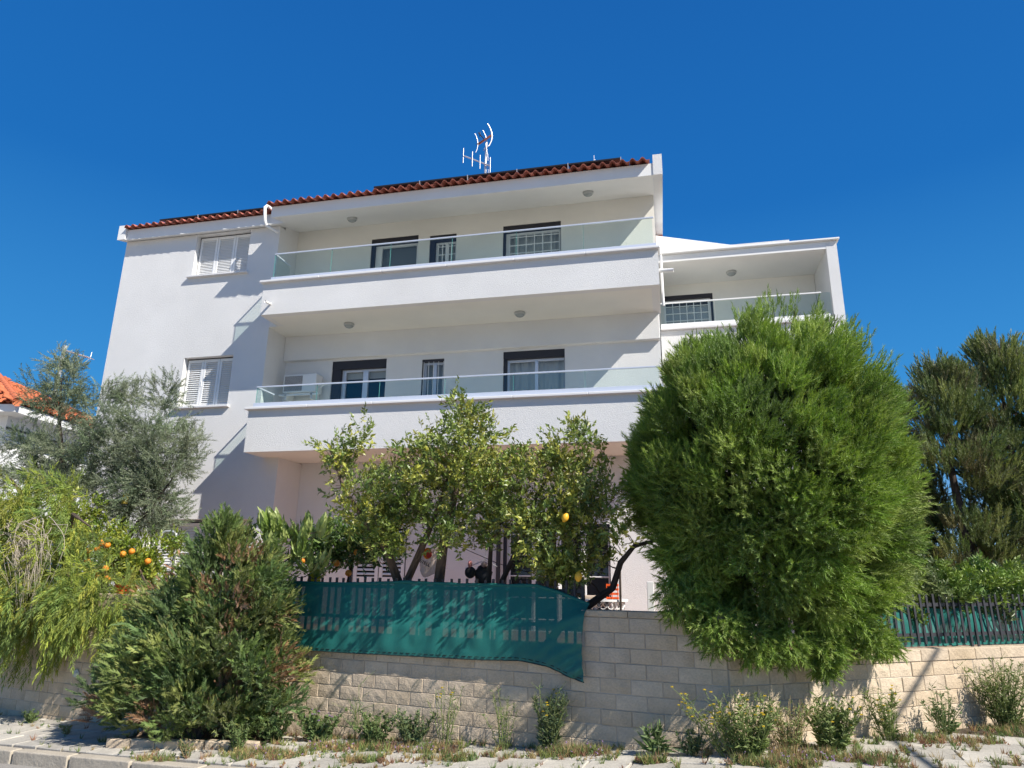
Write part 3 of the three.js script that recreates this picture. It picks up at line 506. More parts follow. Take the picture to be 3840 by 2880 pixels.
function wallRun(name, label, angle, x0, x1, topAt, botAt, gnd, near) {
  const t = thing(name, label, 'wall', [CX, 0, CZ]); t.rotation.y = angle;
  const visible = [], rest = [];
  const nC = 14;
  for (let k = 0; k < nC; k++) {
    const y = COURSE0 - (k + 1) * CH, off = (k & 1) ? BL / 2 : 0;
    for (let i = Math.floor(x0 / BL) - 1; i <= Math.ceil(x1 / BL); i++) {
      let a = i * BL + off, b = a + BL;
      if (b > x1 + 0.001) { if (a < x1 - 0.1) b = x1; else continue; }
      if (a < x0 - 0.001) { if (b > x0 + 0.1) a = x0; else continue; }
      const mid = (a + b) / 2;
      if (y + CH > topAt(mid) + 0.002 || y + CH < gnd(mid) - 0.02) continue;
      (near(mid) ? visible : rest).push([a, y, b - a]);
    }
  }
  for (const [a, y, w] of visible) {
    const half = w < BL * 0.75, lib = half ? halfLib : blockLib;
    const m = mesh('block', lib[(rng() * lib.length) | 0], M.stones[(rng() * 4) | 0], t); m.position.set(a, y, rr(-0.003, 0.004)); if (half) m.scale.x = w / (BL / 2); else m.scale.x = w / BL;
  }
  if (rest.length) { const r = mesh('far_blocks', rest.map(([a, y, w]) => { const g = blockLib[(rng() * 8) | 0].clone(); g.scale(w / BL, 1, 1); g.translate(a, y, 0); return g; }), M.stones[0], t); r.userData.kind = 'stuff'; }
  return t;
}
const lowL = -1.52, lowR = -7.62;   // along the left run: the fence stands between these
const topLeft = (x) => (x > lowL || x < lowR) ? 1.16 : 0.857;
const wallL = wallRun('boundary_wall', 'long beige block wall below the green shade net', -A10, -26, -0.012, topLeft, null, (x) => groundY(CX + x * Math.cos(A10)), (x) => x > -11.3);
mesh('core', [B(-26, lowR, -1.1, 1.16, -0.2, -0.004), B(lowR, lowL, -1.1, 0.857, -0.2, -0.0045), B(lowL, -0.012, -1.1, 1.16, -0.2, -0.004)], M.mortar, wallL);
for (let x = -26.08; x < -0.1; x += 0.66) { const e = Math.min(x + 0.655, -0.012); const mid = (x + e) / 2; if (mid > lowL || mid < lowR) mesh('cap_stone', RB(Math.max(x, mid > lowL ? lowL : -99), Math.min(e, mid < lowR ? lowR : 99), 1.162, 1.228, -0.21, 0.012, 0.008), M.stones[(rng() * 4) | 0], wallL); }
const wallR = wallRun('boundary_wall', 'beige block wall turning the corner below the black railing', A34, 0.0, 9, () => 0.705, null, (x) => groundY(CX + x * Math.cos(A34)), (x) => x < 5.6);
mesh('core', B(0, 9, -1.1, 0.705, -0.2, -0.004), M.mortar, wallR);
for (let x = 0; x < 8.9; x += 0.44) mesh('cap_stone', RB(x + 0.002, x + 0.437, 0.707, 0.83, -0.21, 0.012, 0.008), M.stones[(rng() * 4) | 0], wallR);
{ const t = thing('pipe_outlet', 'crumpled pale plastic plug in a hole of the left wall', 'pipe', [-8.69, 0.1, -9.2]); const g = new THREE.IcosahedronGeometry(0.062, 3), p = g.attributes.position; for (let i = 0; i < p.count; i++) { const n = 1 + 0.35 * noise.noise(p.getX(i) * 45, p.getY(i) * 45, p.getZ(i) * 45); p.setXYZ(i, p.getX(i) * n, p.getY(i) * n * 0.9, p.getZ(i) * n * 0.5); } g.computeVertexNormals(); mesh('plug', g, std({ color: lin(0.5, 0.55, 0.55), roughness: 0.35 }), t); t.rotation.y = -A10; }

/* picket fence and shade net on the left run */
{
  const f = thing('picket_fence', 'dark picket fence standing on the wall behind the green shade net', 'fence', [CX, 0, CZ]); f.rotation.y = -A10;
  const g = RB(-0.014, 0.014, 0.862, 1.53, -0.012, 0.012, 0.003);
  for (let x = lowR + 0.06; x < lowL; x += 0.112) { const m = mesh('picket', g, M.ironBlack, f); m.position.set(x, rr(-0.012, 0.008), -0.1); m.rotation.z = rr(-0.01, 0.01); }
  mesh('rail', B(lowR, lowL, 1.03, 1.07, -0.125, -0.113), M.ironBlack, f); mesh('rail', B(lowR, lowL, 1.40, 1.44, -0.125, -0.113), M.ironBlack, f);
  for (const x of [lowR + 0.02, -5.6, -3.6, lowL - 0.02]) mesh('post', B(x - 0.02, x + 0.02, 0.857, 1.5, -0.155, -0.126), M.ironBlack, f);
  const n = thing('shade_net', 'dark green shade net hung over the picket fence and wall', 'shade net', [CX, 0, CZ]); n.rotation.y = -A10;
  const wx = (x) => (x - CX) / Math.cos(A10);
  const X = [-7.0, -6.72, -5.76, -5.13, -4.66, -4.04, -3.27, -2.54, -1.86, -1.54, -1.23, -0.93].map(wx), T = [1.40, 1.41, 1.43, 1.46, 1.45, 1.45, 1.485, 1.47, 1.47, 1.475, 1.39, 1.285];
  const X2 = [-7.0, -6.88, -4.56, -3.96, -3.21, -2.17, -1.69, -1.38, -1.05, -0.93].map(wx), Y2 = [0.66, 0.65, 0.63, 0.63, 0.64, 0.65, 0.67, 0.635, 0.525, 0.5];
  const nx = 150, ny = 26, pos = [], uv = [], idx = [];
  for (let i = 0; i <= nx; i++) for (let j = 0; j <= ny; j++) {
    const u = i / nx, v = j / ny; let x = lerp(X[0], X[X.length - 1], u); const yt = interp(X, T, x), yb = interp(X2, Y2, x);
    const end = clamp((u - 0.88) / 0.12, 0, 1); const inset = end * end * 0.045 * Math.sin(clamp(v, 0, 1) * Math.PI * 0.9);
    const y = lerp(yt, yb, v) - 0.018 * Math.sin(v * Math.PI) * Math.sin(x * 3.1) ;
    const fold = 0.012 * Math.sin(x * 23 + v * 3) * Math.sin(v * 3) + 0.03 * noise.noise(x * 1.4, v * 2.2, 4) + 0.012 * noise.noise(x * 5, v * 5, 9) + end * 0.035 * Math.sin((x * 1.2 + v * 1.1) * 16);
    const belly = 0.135 * Math.min(1, v / (u > 0.9 ? lerp(0.6, 0.12, (u - 0.9) / 0.1) : 0.6)) + 0.012 * clamp((v - 0.6) * 3, 0, 1);
    pos.push(x - inset, y, -0.08 + belly + Math.abs(fold) * (0.25 + v)); uv.push(x, y);
  }
  for (let i = 0; i < nx; i++) for (let j = 0; j < ny; j++) { const a = i * (ny + 1) + j, b = a + ny + 1; idx.push(a, a + 1, b, b, a + 1, b + 1); }
  const ng = new THREE.BufferGeometry(); ng.setAttribute('position', new THREE.Float32BufferAttribute(pos, 3)); ng.setAttribute('uv', new THREE.Float32BufferAttribute(uv, 2)); ng.setIndex(idx); ng.computeVertexNormals();
  mesh('net', ng, M.shadeNet, n);
  // rolled top edge and stitched bottom hem
  const row = (j, dy) => { const a = []; for (let i = 0; i <= nx; i++) { const k = (i * (ny + 1) + j) * 3; a.push(V(pos[k], pos[k + 1] + dy, pos[k + 2])); } return a; };
  mesh('top_roll', tube(row(0, 0.0), row(0, 0).map((p, i) => 0.018 + 0.010 * noise.noise(i * 0.21, 3, 1)), 7), M.shadeNet, n);
  mesh('hem', tube(row(ny, 0.006), 0.006, 5), std({ color: lin(0.006, 0.03, 0.03) }), n);
  const st = row(ny, 0.035).filter((_, i) => i % 2 === 0); for (let i = 0; i < st.length - 1; i++) st[i].z += 0.004;
  mesh('hem_stitch', st.slice(0, -1).map((p, i) => rod(p, V(lerp(p.x, st[i + 1].x, 0.62), lerp(p.y, st[i + 1].y, 0.62), lerp(p.z, st[i + 1].z, 0.62) + 0.002), 0.0035, 4)), std({ color: lin(0.004, 0.012, 0.012) }), n);
}
/* black railing with net behind on the right run */
{
  const f = thing('metal_railing', 'black flat bar metal railing on the right wall', 'railing', [CX, 0, CZ]); f.rotation.y = A34;
  const g = RB(-0.017, 0.017, 0.875, 1.43, -0.006, 0.006, 0.002), gp = RB(-0.018, 0.018, 0.83, 1.43, -0.008, 0.008, 0.002); let k = 0;
  for (let x = 1.6; x < 7.5; x += 0.108, k++) { const post = k % 13 === 6 || k % 13 === 7; const m = mesh(post ? 'post' : 'bar', post ? gp : g, M.ironBlack, f); m.position.set(x, 0, -0.095); m.rotation.z = 0.02; }
  mesh('rail', B(1.55, 7.5, 0.955, 0.995, -0.115, -0.103), M.ironBlack, f); mesh('rail', B(1.55, 7.5, 1.29, 1.33, -0.115, -0.103), M.ironBlack, f);
  const n = thing('shade_net', 'rumpled pale green net tied behind the black railing', 'shade net', [CX, 0, CZ]); n.rotation.y = A34;
  const pg = new THREE.PlaneGeometry(6, 0.44, 160, 16), p = pg.attributes.position, uvv = pg.attributes.uv;
  for (let i = 0; i < p.count; i++) { const x = p.getX(i), y = p.getY(i); p.setZ(i, 0.035 * noise.noise(x * 2.2, y * 5, 1) + 0.03 * Math.sin(x * 5.5 + Math.sin(y * 9)) * (0.3 + y) + 0.02 * noise.noise(x * 7, y * 6, 7)); p.setY(i, y + (y > 0 ? 0.05 * noise.noise(x * 1.3, 2, 2) : 0)); uvv.setXY(i, x, y); }
  pg.computeVertexNormals(); const m = mesh('net', pg, M.shadeNet, n); m.position.set(4.5, 1.06, -0.17);
}

/* added unseen pole and stay cable casting the slanting shadow on the right wall */
{
  const t = thing('added_utility_pole', 'added unseen utility pole with slanting stay cable casting the right wall shadow', 'pole', [11.2, 0.02, -8.05]);
  P('pole', rod(V(11.2, -0.3, -8.05), V(11.2, 10.2, -8.05), 0.13, 12), M.bark, t);
  P('added_stay_cable', rod(V(11.12, 9.46, -8.0), V(2.21, 0.0, -1.95), 0.034, 8), M.ironBlack, t);
}

/* ---------------------------------------------------------------- foliage kit */
const leaf = (L, w, fold = 0.25, curl = 0.15) => {     // blade along +y, four faces
  const v = [[0, 0, 0], [-w / 2, L * 0.45, fold * w], [0, L * 0.5, 0], [w / 2, L * 0.45, fold * w], [0, L, -curl * L]];
  const f = [[0, 2, 1], [0, 3, 2], [1, 2, 4], [2, 3, 4]], pos = []; for (const t of f) for (const k of t) pos.push(...v[k]);
  const g = new THREE.BufferGeometry(); g.setAttribute('position', new THREE.Float32BufferAttribute(pos, 3)); g.computeVertexNormals(); return g;
};
const blade = (L, w) => { const g = new THREE.BufferGeometry(); g.setAttribute('position', new THREE.Float32BufferAttribute([-w / 2, 0, 0, w / 2, 0, 0, 0, L, 0], 3)); g.computeVertexNormals(); return g; };
const YUP = V(0, 1, 0);
function placed(g, pos, dir, roll, s = 1) { const q = new THREE.Quaternion().setFromUnitVectors(YUP, dir.clone().normalize()).multiply(new THREE.Quaternion().setFromAxisAngle(YUP, roll)); return g.clone().applyMatrix4(new THREE.Matrix4().compose(pos, q, V(s, s, s))); }
const rdir = () => { const z = rr(-1, 1), a = rr(0, Math.PI * 2), r = Math.sqrt(1 - z * z); return V(r * Math.cos(a), z, r * Math.sin(a)); };
// sprig: a stem along +y carrying leaves
function sprig({ len, n, L, w, ang, fold = 0.25, curl = 0.15, stem = 0.003, flat = 0, needle = false, droop = 0, tipN = 1 }) {
  const out = [], at = (t) => V(0.012 * Math.sin(t * 5), t * len, -droop * t * t * len);
  if (stem) { out.push(clean(rod(at(0), at(1), stem, 3))); }
  for (let i = 0; i < n; i++) {
    const t = 0.08 + 0.92 * (i + rng() * 0.7) / n, a = flat ? (i & 1 ? 0 : Math.PI) + rr(-0.4, 0.4) : i * 2.4 + rr(-0.4, 0.4), an = ang * rr(0.75, 1.2) * (1 - 0.35 * t);
    const d = V(Math.cos(a) * Math.sin(an), Math.cos(an), Math.sin(a) * Math.sin(an)); const s = rr(0.7, 1.15) * (1 - 0.25 * t);
    out.push(clean(placed(needle ? blade(L, w) : leaf(L, w, fold, curl * rr(0, 2)), at(t), d, rr(-0.8, 0.8) + (flat ? 0 : a), s)));
  }
  for (let i = 0; i < tipN; i++) out.push(clean(placed(needle ? blade(L, w) : leaf(L, w, fold, curl), at(1), V(rr(-0.4, 0.4), 1, rr(-0.4, 0.4)), rr(0, 6), 0.9)));
  return mergeGeometries(out, false);
}
function scatter(name, geos, mat, parent, list) {   // list of [pos, dir, scale, color]
  geos.forEach((g, k) => {
    const mine = list.filter((_, i) => i % geos.length === k); if (!mine.length) return;
    const im = new THREE.InstancedMesh(g, mat, mine.length), m = new THREE.Matrix4(), q = new THREE.Quaternion(), q2 = new THREE.Quaternion();
    mine.forEach(([p, d, s, c], i) => { q.setFromUnitVectors(YUP, d.normalize()); q2.setFromAxisAngle(YUP, rr(0, 6.28)); q.multiply(q2); im.setMatrixAt(i, m.compose(p, q, V(s, s, s))); im.setColorAt(i, c); });
    im.name = name; im.userData.kind = 'stuff'; im.castShadow = im.receiveShadow = true; if (parent.parent === scene) im.position.copy(parent.position).negate(); parent.add(im);
  });
}
const pick = (cols) => { const [r, g, b] = cols[(rng() * cols.length) | 0], k = rr(1.05, 1.65); return lin(r * k, g * k, b * k); };
// skeleton: trunks are polylines; every target is joined to the nearest point that exists already
function grow(trunks, targets, opt = {}) {
  const nodes = [], geos = [];
  for (const [pts, radii] of trunks) { geos.push(tube(pts, radii, 8)); pts.forEach((p, i) => { if (i) for (let k = 1; k <= 4; k++) nodes.push([pts[i - 1].clone().lerp(p, k / 4), lerp(radii[i - 1], radii[i], k / 4)]); else nodes.push([p, radii[0]]); }); }
  const minY = opt.minY ?? -99, sorted = targets.map((p) => [p, Math.min(...nodes.map(([q]) => q.distanceToSquared(p)))]).sort((a, b) => a[1] - b[1]).map((a) => a[0]);
  const tips = [];
  for (const p of sorted) {
    let best = null, bd = 1e9; for (const n of nodes) { if (n[0].y < minY) continue; const d = n[0].distanceTo(p) * (n[1] < 0.006 ? 1.25 : 1) + Math.max(0, n[0].y - p.y) * 0.4; if (d < bd) { bd = d; best = n; } }
    const a = best[0], dist = a.distanceTo(p); if (dist < 0.03) continue;
    const seg = Math.max(3, Math.min(6, Math.ceil(dist / 0.12))), r0 = Math.min(best[1] * 0.8, (opt.r ?? 0.012) * (0.5 + dist * 1.6)), r1 = opt.tip ?? 0.0035, j = dist * (opt.jit ?? 0.12), pts = [a.clone()], rad = [r0];
    for (let k = 1; k <= seg; k++) { const t = k / seg, q = a.clone().lerp(p, t); q.y += Math.sin(t * Math.PI) * dist * (opt.arch ?? 0.08); if (k < seg) q.add(V(rr(-j, j), rr(-j, j), rr(-j, j))); pts.push(q); rad.push(lerp(r0, r1, t)); nodes.push([q, rad[k]]); }
    geos.push(tube(pts, rad, r0 > 0.02 ? 6 : 4)); tips.push([pts[seg], pts[seg].clone().sub(pts[seg - 2]).normalize(), pts]);
  }
  return { geo: merge(geos), tips, nodes };
}
const inBlob = (c, r) => { for (;;) { const d = V(rr(-1, 1), rr(-1, 1), rr(-1, 1)); if (d.lengthSq() < 1) return V(c[0] + d.x * r[0], c[1] + d.y * r[1], c[2] + d.z * r[2]); } };
const blobs = (list, n) => { const tot = list.reduce((s, b) => s + b[3], 0), out = []; for (const b of list) for (let i = 0; i < n * b[3] / tot; i++) out.push(inBlob([b[0], b[1], b[2]], b[4])); return out; };

/* ---- big feathery green bush at the wall corner */
{
  const c = V(1.08, 2.72, -8.25), R = V(1.40, 1.88, 1.38);
  const t = thing('feathery_bush', 'huge rounded bright green feathery bush bulging over the wall corner', 'bush', [1.5, 0.46, -8.9]);
  P('trunk', [tube([V(1.5, 0.4, -8.95), V(1.45, 0.9, -8.8), V(1.3, 1.6, -8.5), V(1.2, 2.6, -8.4), V(1.2, 3.8, -8.35)], [0.11, 0.1, 0.09, 0.06, 0.02], 9), ...[0, 1, 2, 3, 4, 5, 6, 7].map((i) => { const a = i * 0.8, y = 1.0 + i * 0.18; return tube([V(1.35, y, -8.6), V(1.25 + Math.cos(a) * 0.6, y + 0.6, -8.45 + Math.sin(a) * 0.5), V(1.2 + Math.cos(a) * 1.1, y + 1.2, -8.35 + Math.sin(a) * 0.9)], [0.05, 0.035, 0.012], 6); })], M.barkDark, t);
  const gs = [0, 1, 2, 3].map(() => sprig({ len: 0.13, n: 20, L: 0.058, w: 0.0098, ang: 0.78, stem: 0.003, needle: true, tipN: 2 }));
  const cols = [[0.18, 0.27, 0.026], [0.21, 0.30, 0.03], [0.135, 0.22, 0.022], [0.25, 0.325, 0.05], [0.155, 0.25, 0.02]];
  const radius = (d) => {
    let k = Math.pow(Math.pow(Math.abs(d.x / R.x), 2.35) + Math.pow(Math.abs(d.y / R.y), 2.35) + Math.pow(Math.abs(d.z / R.z), 2.35), -1 / 2.35);
    // slightly boxy, flatter base, shoulder on the right
    k *= 1 + 0.07 * noise.noise(d.x * 2.1 + 5, d.y * 2.1, d.z * 2.1) + 0.06 * noise.noise(d.x * 5.5, d.y * 5.5 + 3, d.z * 5.5);
    if (d.y < -0.2) k *= 1 - 0.10 * (-d.y - 0.2) - 0.16 * Math.max(0, d.z) * (-d.y);
    if (d.y > 0) k *= 1 - 0.07 * d.y * Math.abs(d.x); else if (d.x > 0) k *= 1 + 0.12 * d.x * -d.y;
    if (d.y > 0.4) k *= 1 - 0.10 * (d.y - 0.4) * (d.x < 0 ? 1 : 0.4) + 0.05 * noise.noise(d.x * 7, 2.2, d.z * 7);
    return k;
  };
  const list = [];
  for (let i = 0; i < 720; i++) {                // clumps on the outer shell
    const d = rdir(); if (d.z < -0.55) continue; const k = radius(d), p = c.clone().addScaledVector(d, k * rr(0.78, 0.985)), tone = pick(cols), lean = d.clone().multiplyScalar(0.6).add(V(0.1, 0.36, 0.05)).add(rdir().multiplyScalar(0.25));
    const rad = rr(0.10, 0.23);
    for (let j = 0; j < 62; j++) { const o = rdir().multiplyScalar(rad * Math.cbrt(rng())); list.push([p.clone().add(o), lean.clone().addScaledVector(o, 1.6).add(rdir().multiplyScalar(0.28)), rr(0.7, 1.2), tone.clone().multiplyScalar(rr(0.8, 1.2))]); }
  }
  for (let i = 0; i < 9000; i++) { const d = rdir(), k = radius(d) * rr(0.4, 0.74); list.push([c.clone().addScaledVector(d, k), d.clone().add(V(0, 0.4, 0)).add(rdir().multiplyScalar(0.6)), rr(0.9, 1.5), pick([[0.05, 0.085, 0.016], [0.06, 0.085, 0.022]])]); }  // inner sprigs coloured darker: shade inside the bush put into their colour
  // stray tufts along the top, and lobes hanging in front of the wall
  for (let i = 0; i < 90; i++) { const a = rr(-0.15, 1.25), d = V(Math.sin(a), Math.cos(a), rr(-0.3, 0.5)).normalize(), p = c.clone().addScaledVector(d, radius(d) * 0.98); for (let j = 0; j < 5; j++) list.push([p.clone().add(rdir().multiplyScalar(0.05)).addScaledVector(d, j * 0.05), d.clone().add(V(0, 0.5, 0)).add(rdir().multiplyScalar(0.35)), rr(0.7, 1.1), pick(cols)]); }
  for (const [x, y, z, r, n] of [[1.45, 0.92, -7.95, 0.2, 420], [1.45, 0.76, -7.95, 0.11, 180], [1.95, 1.0, -8.3, 0.22, 420], [2.2, 0.93, -8.5, 0.13, 180], [0.42, 1.1, -7.52, 0.26, 480], [0.75, 0.98, -7.6, 0.22, 360], [1.05, 0.98, -7.75, 0.24, 420], [0.1, 1.4, -7.58, 0.27, 460]]) for (let i = 0; i < n; i++) { const o = rdir().multiplyScalar(r * Math.cbrt(rng())); list.push([V(x, y, z).add(o), V(o.x * 2, -0.35 + rr(-0.3, 0.5), o.z + 0.5).add(rdir().multiplyScalar(0.5)), rr(0.7, 1.1), pick(cols)]); }
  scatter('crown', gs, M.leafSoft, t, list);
  const tw = []; for (let i = 0; i < 60; i++) { const a = rr(0.1, 1.35), d = V(Math.sin(a), Math.cos(a), rr(-0.4, 0.3)).normalize(), p = c.clone().addScaledVector(d, radius(d) * 0.92), q = p.clone().addScaledVector(d, rr(0.18, 0.4)).add(V(rr(-0.05, 0.08), rr(0, 0.12), 0)); tw.push(tube([p, p.clone().lerp(q, 0.5).add(rdir().multiplyScalar(0.02)), q], [0.004, 0.003, 0.002], 3)); for (let k = 0; k < 5; k++) { const f = rr(0.3, 0.95), m = p.clone().lerp(q, f); tw.push(rod(m, m.clone().addScaledVector(d, 0.06).add(rdir().multiplyScalar(0.05)), 0.002, 3)); } }
  P('bare_twigs', tw, M.barkDark, t);
}

/* ---- conifer shrub in front of the wall */
{
  const t = thing('conifer_shrub', 'untidy green conifer shrub with brown dead patches in front of the wall', 'shrub', [-5.75, groundY(-5.75), -8.1]);
  const gy = groundY(-5.75), gs = [0, 1, 2].map(() => sprig({ len: 0.14, n: 13, L: 0.06, w: 0.02, ang: 0.85, stem: 0.003, flat: 1, needle: true, tipN: 3 }));
  const cols = [[0.125, 0.19, 0.038], [0.165, 0.22, 0.045], [0.085, 0.145, 0.035], [0.22, 0.25, 0.06]], brown = [[0.30, 0.17, 0.08], [0.36, 0.20, 0.10], [0.26, 0.17, 0.10]];
  const lobes = [[-5.72, 0.75, -8.1, 1, [0.85, 0.85, 0.5]], [-6.35, 0.35, -8.05, 1, [0.8, 0.62, 0.5]], [-5.2, 0.35, -8.0, 1, [0.85, 0.65, 0.5]], [-5.75, 0.05, -7.95, 0.8, [1.05, 0.42, 0.5]], [-5.75, 1.5, -8.15, 0.55, [0.42, 0.55, 0.35]], [-5.72, 2.05, -8.15, 0.16, [0.13, 0.3, 0.13]], [-5.15, 1.35, -8.1, 0.5, [0.45, 0.55, 0.35]], [-6.35, 1.0, -8.1, 0.4, [0.5, 0.45, 0.35]], [-4.8, 0.75, -8.0, 0.35, [0.4, 0.45, 0.35]], [-6.9, 0.15, -8.05, 0.3, [0.42, 0.4, 0.35]]];
  const trunks = [[[V(-5.75, gy, -8.1), V(-5.72, 0.2, -8.12), V(-5.75, 0.9, -8.12), V(-5.72, 1.8, -8.15)], [0.07, 0.06, 0.04, 0.012]], [[V(-5.8, gy + 0.05, -8.08), V(-6.1, 0.3, -8.05), V(-6.35, 0.9, -8.08)], [0.045, 0.035, 0.012]], [[V(-5.7, gy + 0.05, -8.08), V(-5.4, 0.3, -8.05), V(-5.2, 1.0, -8.08)], [0.045, 0.035, 0.012]]];
  const pts = blobs(lobes, 380).filter((p) => p.y > gy + 0.08), s = grow(trunks, pts, { r: 0.009, tip: 0.003, arch: -0.05 });
  P('branches', s.geo, M.bark, t);
  const list = [];
  for (const [p] of s.tips) {
    const dead = noise.noise(p.x * 2.3, p.y * 2.3, 3.3) > 0.25 && rng() < 0.8, tone = dead ? null : pick(cols);
    const out = p.clone().sub(V(-5.75, p.y - 0.35, -8.25)).normalize();
    for (let j = 0; j < (dead ? 22 : 30); j++) { const o = rdir().multiplyScalar(0.15 * Math.cbrt(rng())); list.push([p.clone().add(o), out.clone().multiplyScalar(0.6).add(V(0, 0.25, 0)).addScaledVector(o, 4).add(rdir().multiplyScalar(0.35)), rr(0.6, 1.2), dead && rng() < 0.75 ? pick(brown) : tone ? tone.clone().multiplyScalar(rr(0.75, 1.25)) : pick(cols)]); }
  }
  scatter('crown', gs, M.leafSoft, t, list.filter((e) => e[0].y > groundY(e[0].x) + 0.05 && e[0].z > wallZ(e[0].x) + 0.03));
  // edging stones of the planting bed
  const bed = thing('planting_bed', 'low block edging around the base of the conifer shrub', 'planter', [-5.75, groundY(-5.75), -7.75]);
  P('soil', strip(-6.75, -4.75, 8, () => -8.55, () => -7.8, 3, (x) => groundY(x) + 0.03), M.soil, bed);
  for (let i = 0; i < 6; i++) { const x = -6.72 + i * 0.335, g = RB(0, 0.325, -0.12, 0.085, -0.05, 0.05, 0.014); const m = mesh('edging_stone', g, M.stones[i % 4], bed); m.position.set(x + 5.75, groundY(x + 0.16) - groundY(-5.75), -7.79 + 7.75 + rr(-0.012, 0.012)); m.rotation.y = rr(-0.05, 0.05); }
}

/* ---- weeping willow-leaved shrub at the left edge */
{
  const t = thing('weeping_shrub', 'yellow green weeping shrub with narrow leaves spilling over the left wall', 'shrub', [-9.8, 0.46, -9.9]);
  const gs = [0, 1, 2].map(() => sprig({ len: 0.24, n: 17, L: 0.095, w: 0.0155, ang: 0.65, stem: 0.002, fold: 0.15, curl: 0.1 }));
  const cols = [[0.23, 0.275, 0.028], [0.18, 0.245, 0.032], [0.30, 0.31, 0.032], [0.14, 0.21, 0.035]];
  const trunks = [[[V(-9.8, 0.4, -10.0), V(-9.7, 1.1, -9.8), V(-9.4, 2.0, -9.3), V(-9.0, 2.4, -8.95), V(-8.5, 2.2, -8.8)], [0.09, 0.075, 0.05, 0.03, 0.01]], [[V(-9.85, 0.4, -10.0), V(-10.2, 1.4, -9.8), V(-10.4, 2.6, -9.4), V(-10.5, 3.0, -9.1)], [0.08, 0.06, 0.04, 0.012]]];
  const pts = blobs([[-9.9, 2.35, -9.1, 1, [0.75, 0.75, 0.5]], [-9.2, 1.7, -8.95, 1.1, [0.95, 0.65, 0.42]], [-8.5, 1.35, -8.9, 0.8, [0.75, 0.42, 0.38]], [-9.8, 1.2, -9.0, 0.8, [0.75, 0.6, 0.4]], [-10.8, 2.0, -9.2, 0.8, [0.6, 1.1, 0.45]], [-9.6, 3.0, -9.3, 0.2, [0.6, 0.25, 0.3]]], 230);
  const s = grow(trunks, pts, { r: 0.010, tip: 0.003, arch: 0.2 }); P('branches', s.geo, M.bark, t);
  const list = [];
  for (const [p, d] of s.tips) { const tone = pick(cols), hang = rr(0.15, 0.75), out = V(rr(-0.3, 0.45), 0, rr(0.0, 0.4)); for (let j = 0; j < 16; j++) { const f = rng(), q = p.clone().add(V(out.x * f * 0.5, -hang * f * f, out.z * f * 0.5)).add(rdir().multiplyScalar(0.09)); if (q.z < wallZ(q.x) + 0.06 && q.y < 1.3) q.z = wallZ(q.x) + rr(0.06, 0.2); list.push([q, V(out.x, 0.35 - f * 1.5, out.z).add(rdir().multiplyScalar(0.35)), rr(0.75, 1.2), tone.clone().multiplyScalar(rr(0.8, 1.2))]); } }
  // streamers hanging in front of the wall
  for (const [x, y0, y1] of [[-9.55, 1.3, 0.12], [-9.1, 1.2, 0.12], [-8.95, 1.2, 0.25], [-8.05, 1.15, 0.42], [-7.95, 1.1, 0.5], [-8.4, 1.2, 0.62], [-9.85, 1.3, 0.0], [-10.2, 1.2, 0.15], [-8.65, 1.2, 0.55], [-7.75, 1.3, 0.75]]) for (let j = 0; j < 46; j++) { const f = rng(); list.push([V(x + rr(-0.13, 0.13) * (1.2 - f), lerp(y0, y1, f), wallZ(x) + 0.16 + rr(-0.06, 0.12)), V(rr(-0.5, 0.5), -1, rr(0, 0.5)), rr(0.7, 1.1), pick(cols)]); }
  scatter('crown', gs, M.leafSoft, t, list);
  // pale bare twigs hanging in front
  const tw = [];
  for (let i = 0; i < 46; i++) { const u = rr(-1, 1), a = V(-9.45 + rr(-0.5, 0.4), 2.15 + rr(-0.25, 0.2), -8.66), b = V(-9.12 + u * 0.22, rr(0.85, 1.6), -8.56 + rr(-0.06, 0.1)), m = a.clone().lerp(b, 0.4).add(V(u * 0.42, 0.16 + rr(-0.06, 0.1), 0.05)); const n = 9, cp = new THREE.CatmullRomCurve3([a, m, b]).getPoints(n).map((p, k) => k && k < n ? p.add(rdir().multiplyScalar(0.018)) : p); tw.push(tube(cp, cp.map((_, k) => lerp(0.0055, 0.0014, k / n)), 4)); for (let k = 0; k < 4; k++) { const p = cp[2 + ((rng() * 7) | 0)]; tw.push(rod(p, p.clone().add(V(rr(-0.12, 0.12), rr(-0.2, 0.02), rr(-0.04, 0.05))), 0.0018, 3)); } }
  tw.push(tube([V(-9.9, 2.0, -9.2), V(-9.7, 2.3, -8.8), V(-9.4, 2.3, -8.62)], [0.015, 0.012, 0.008], 5));
  P('bare_twigs', tw, M.twigPale, t);
}

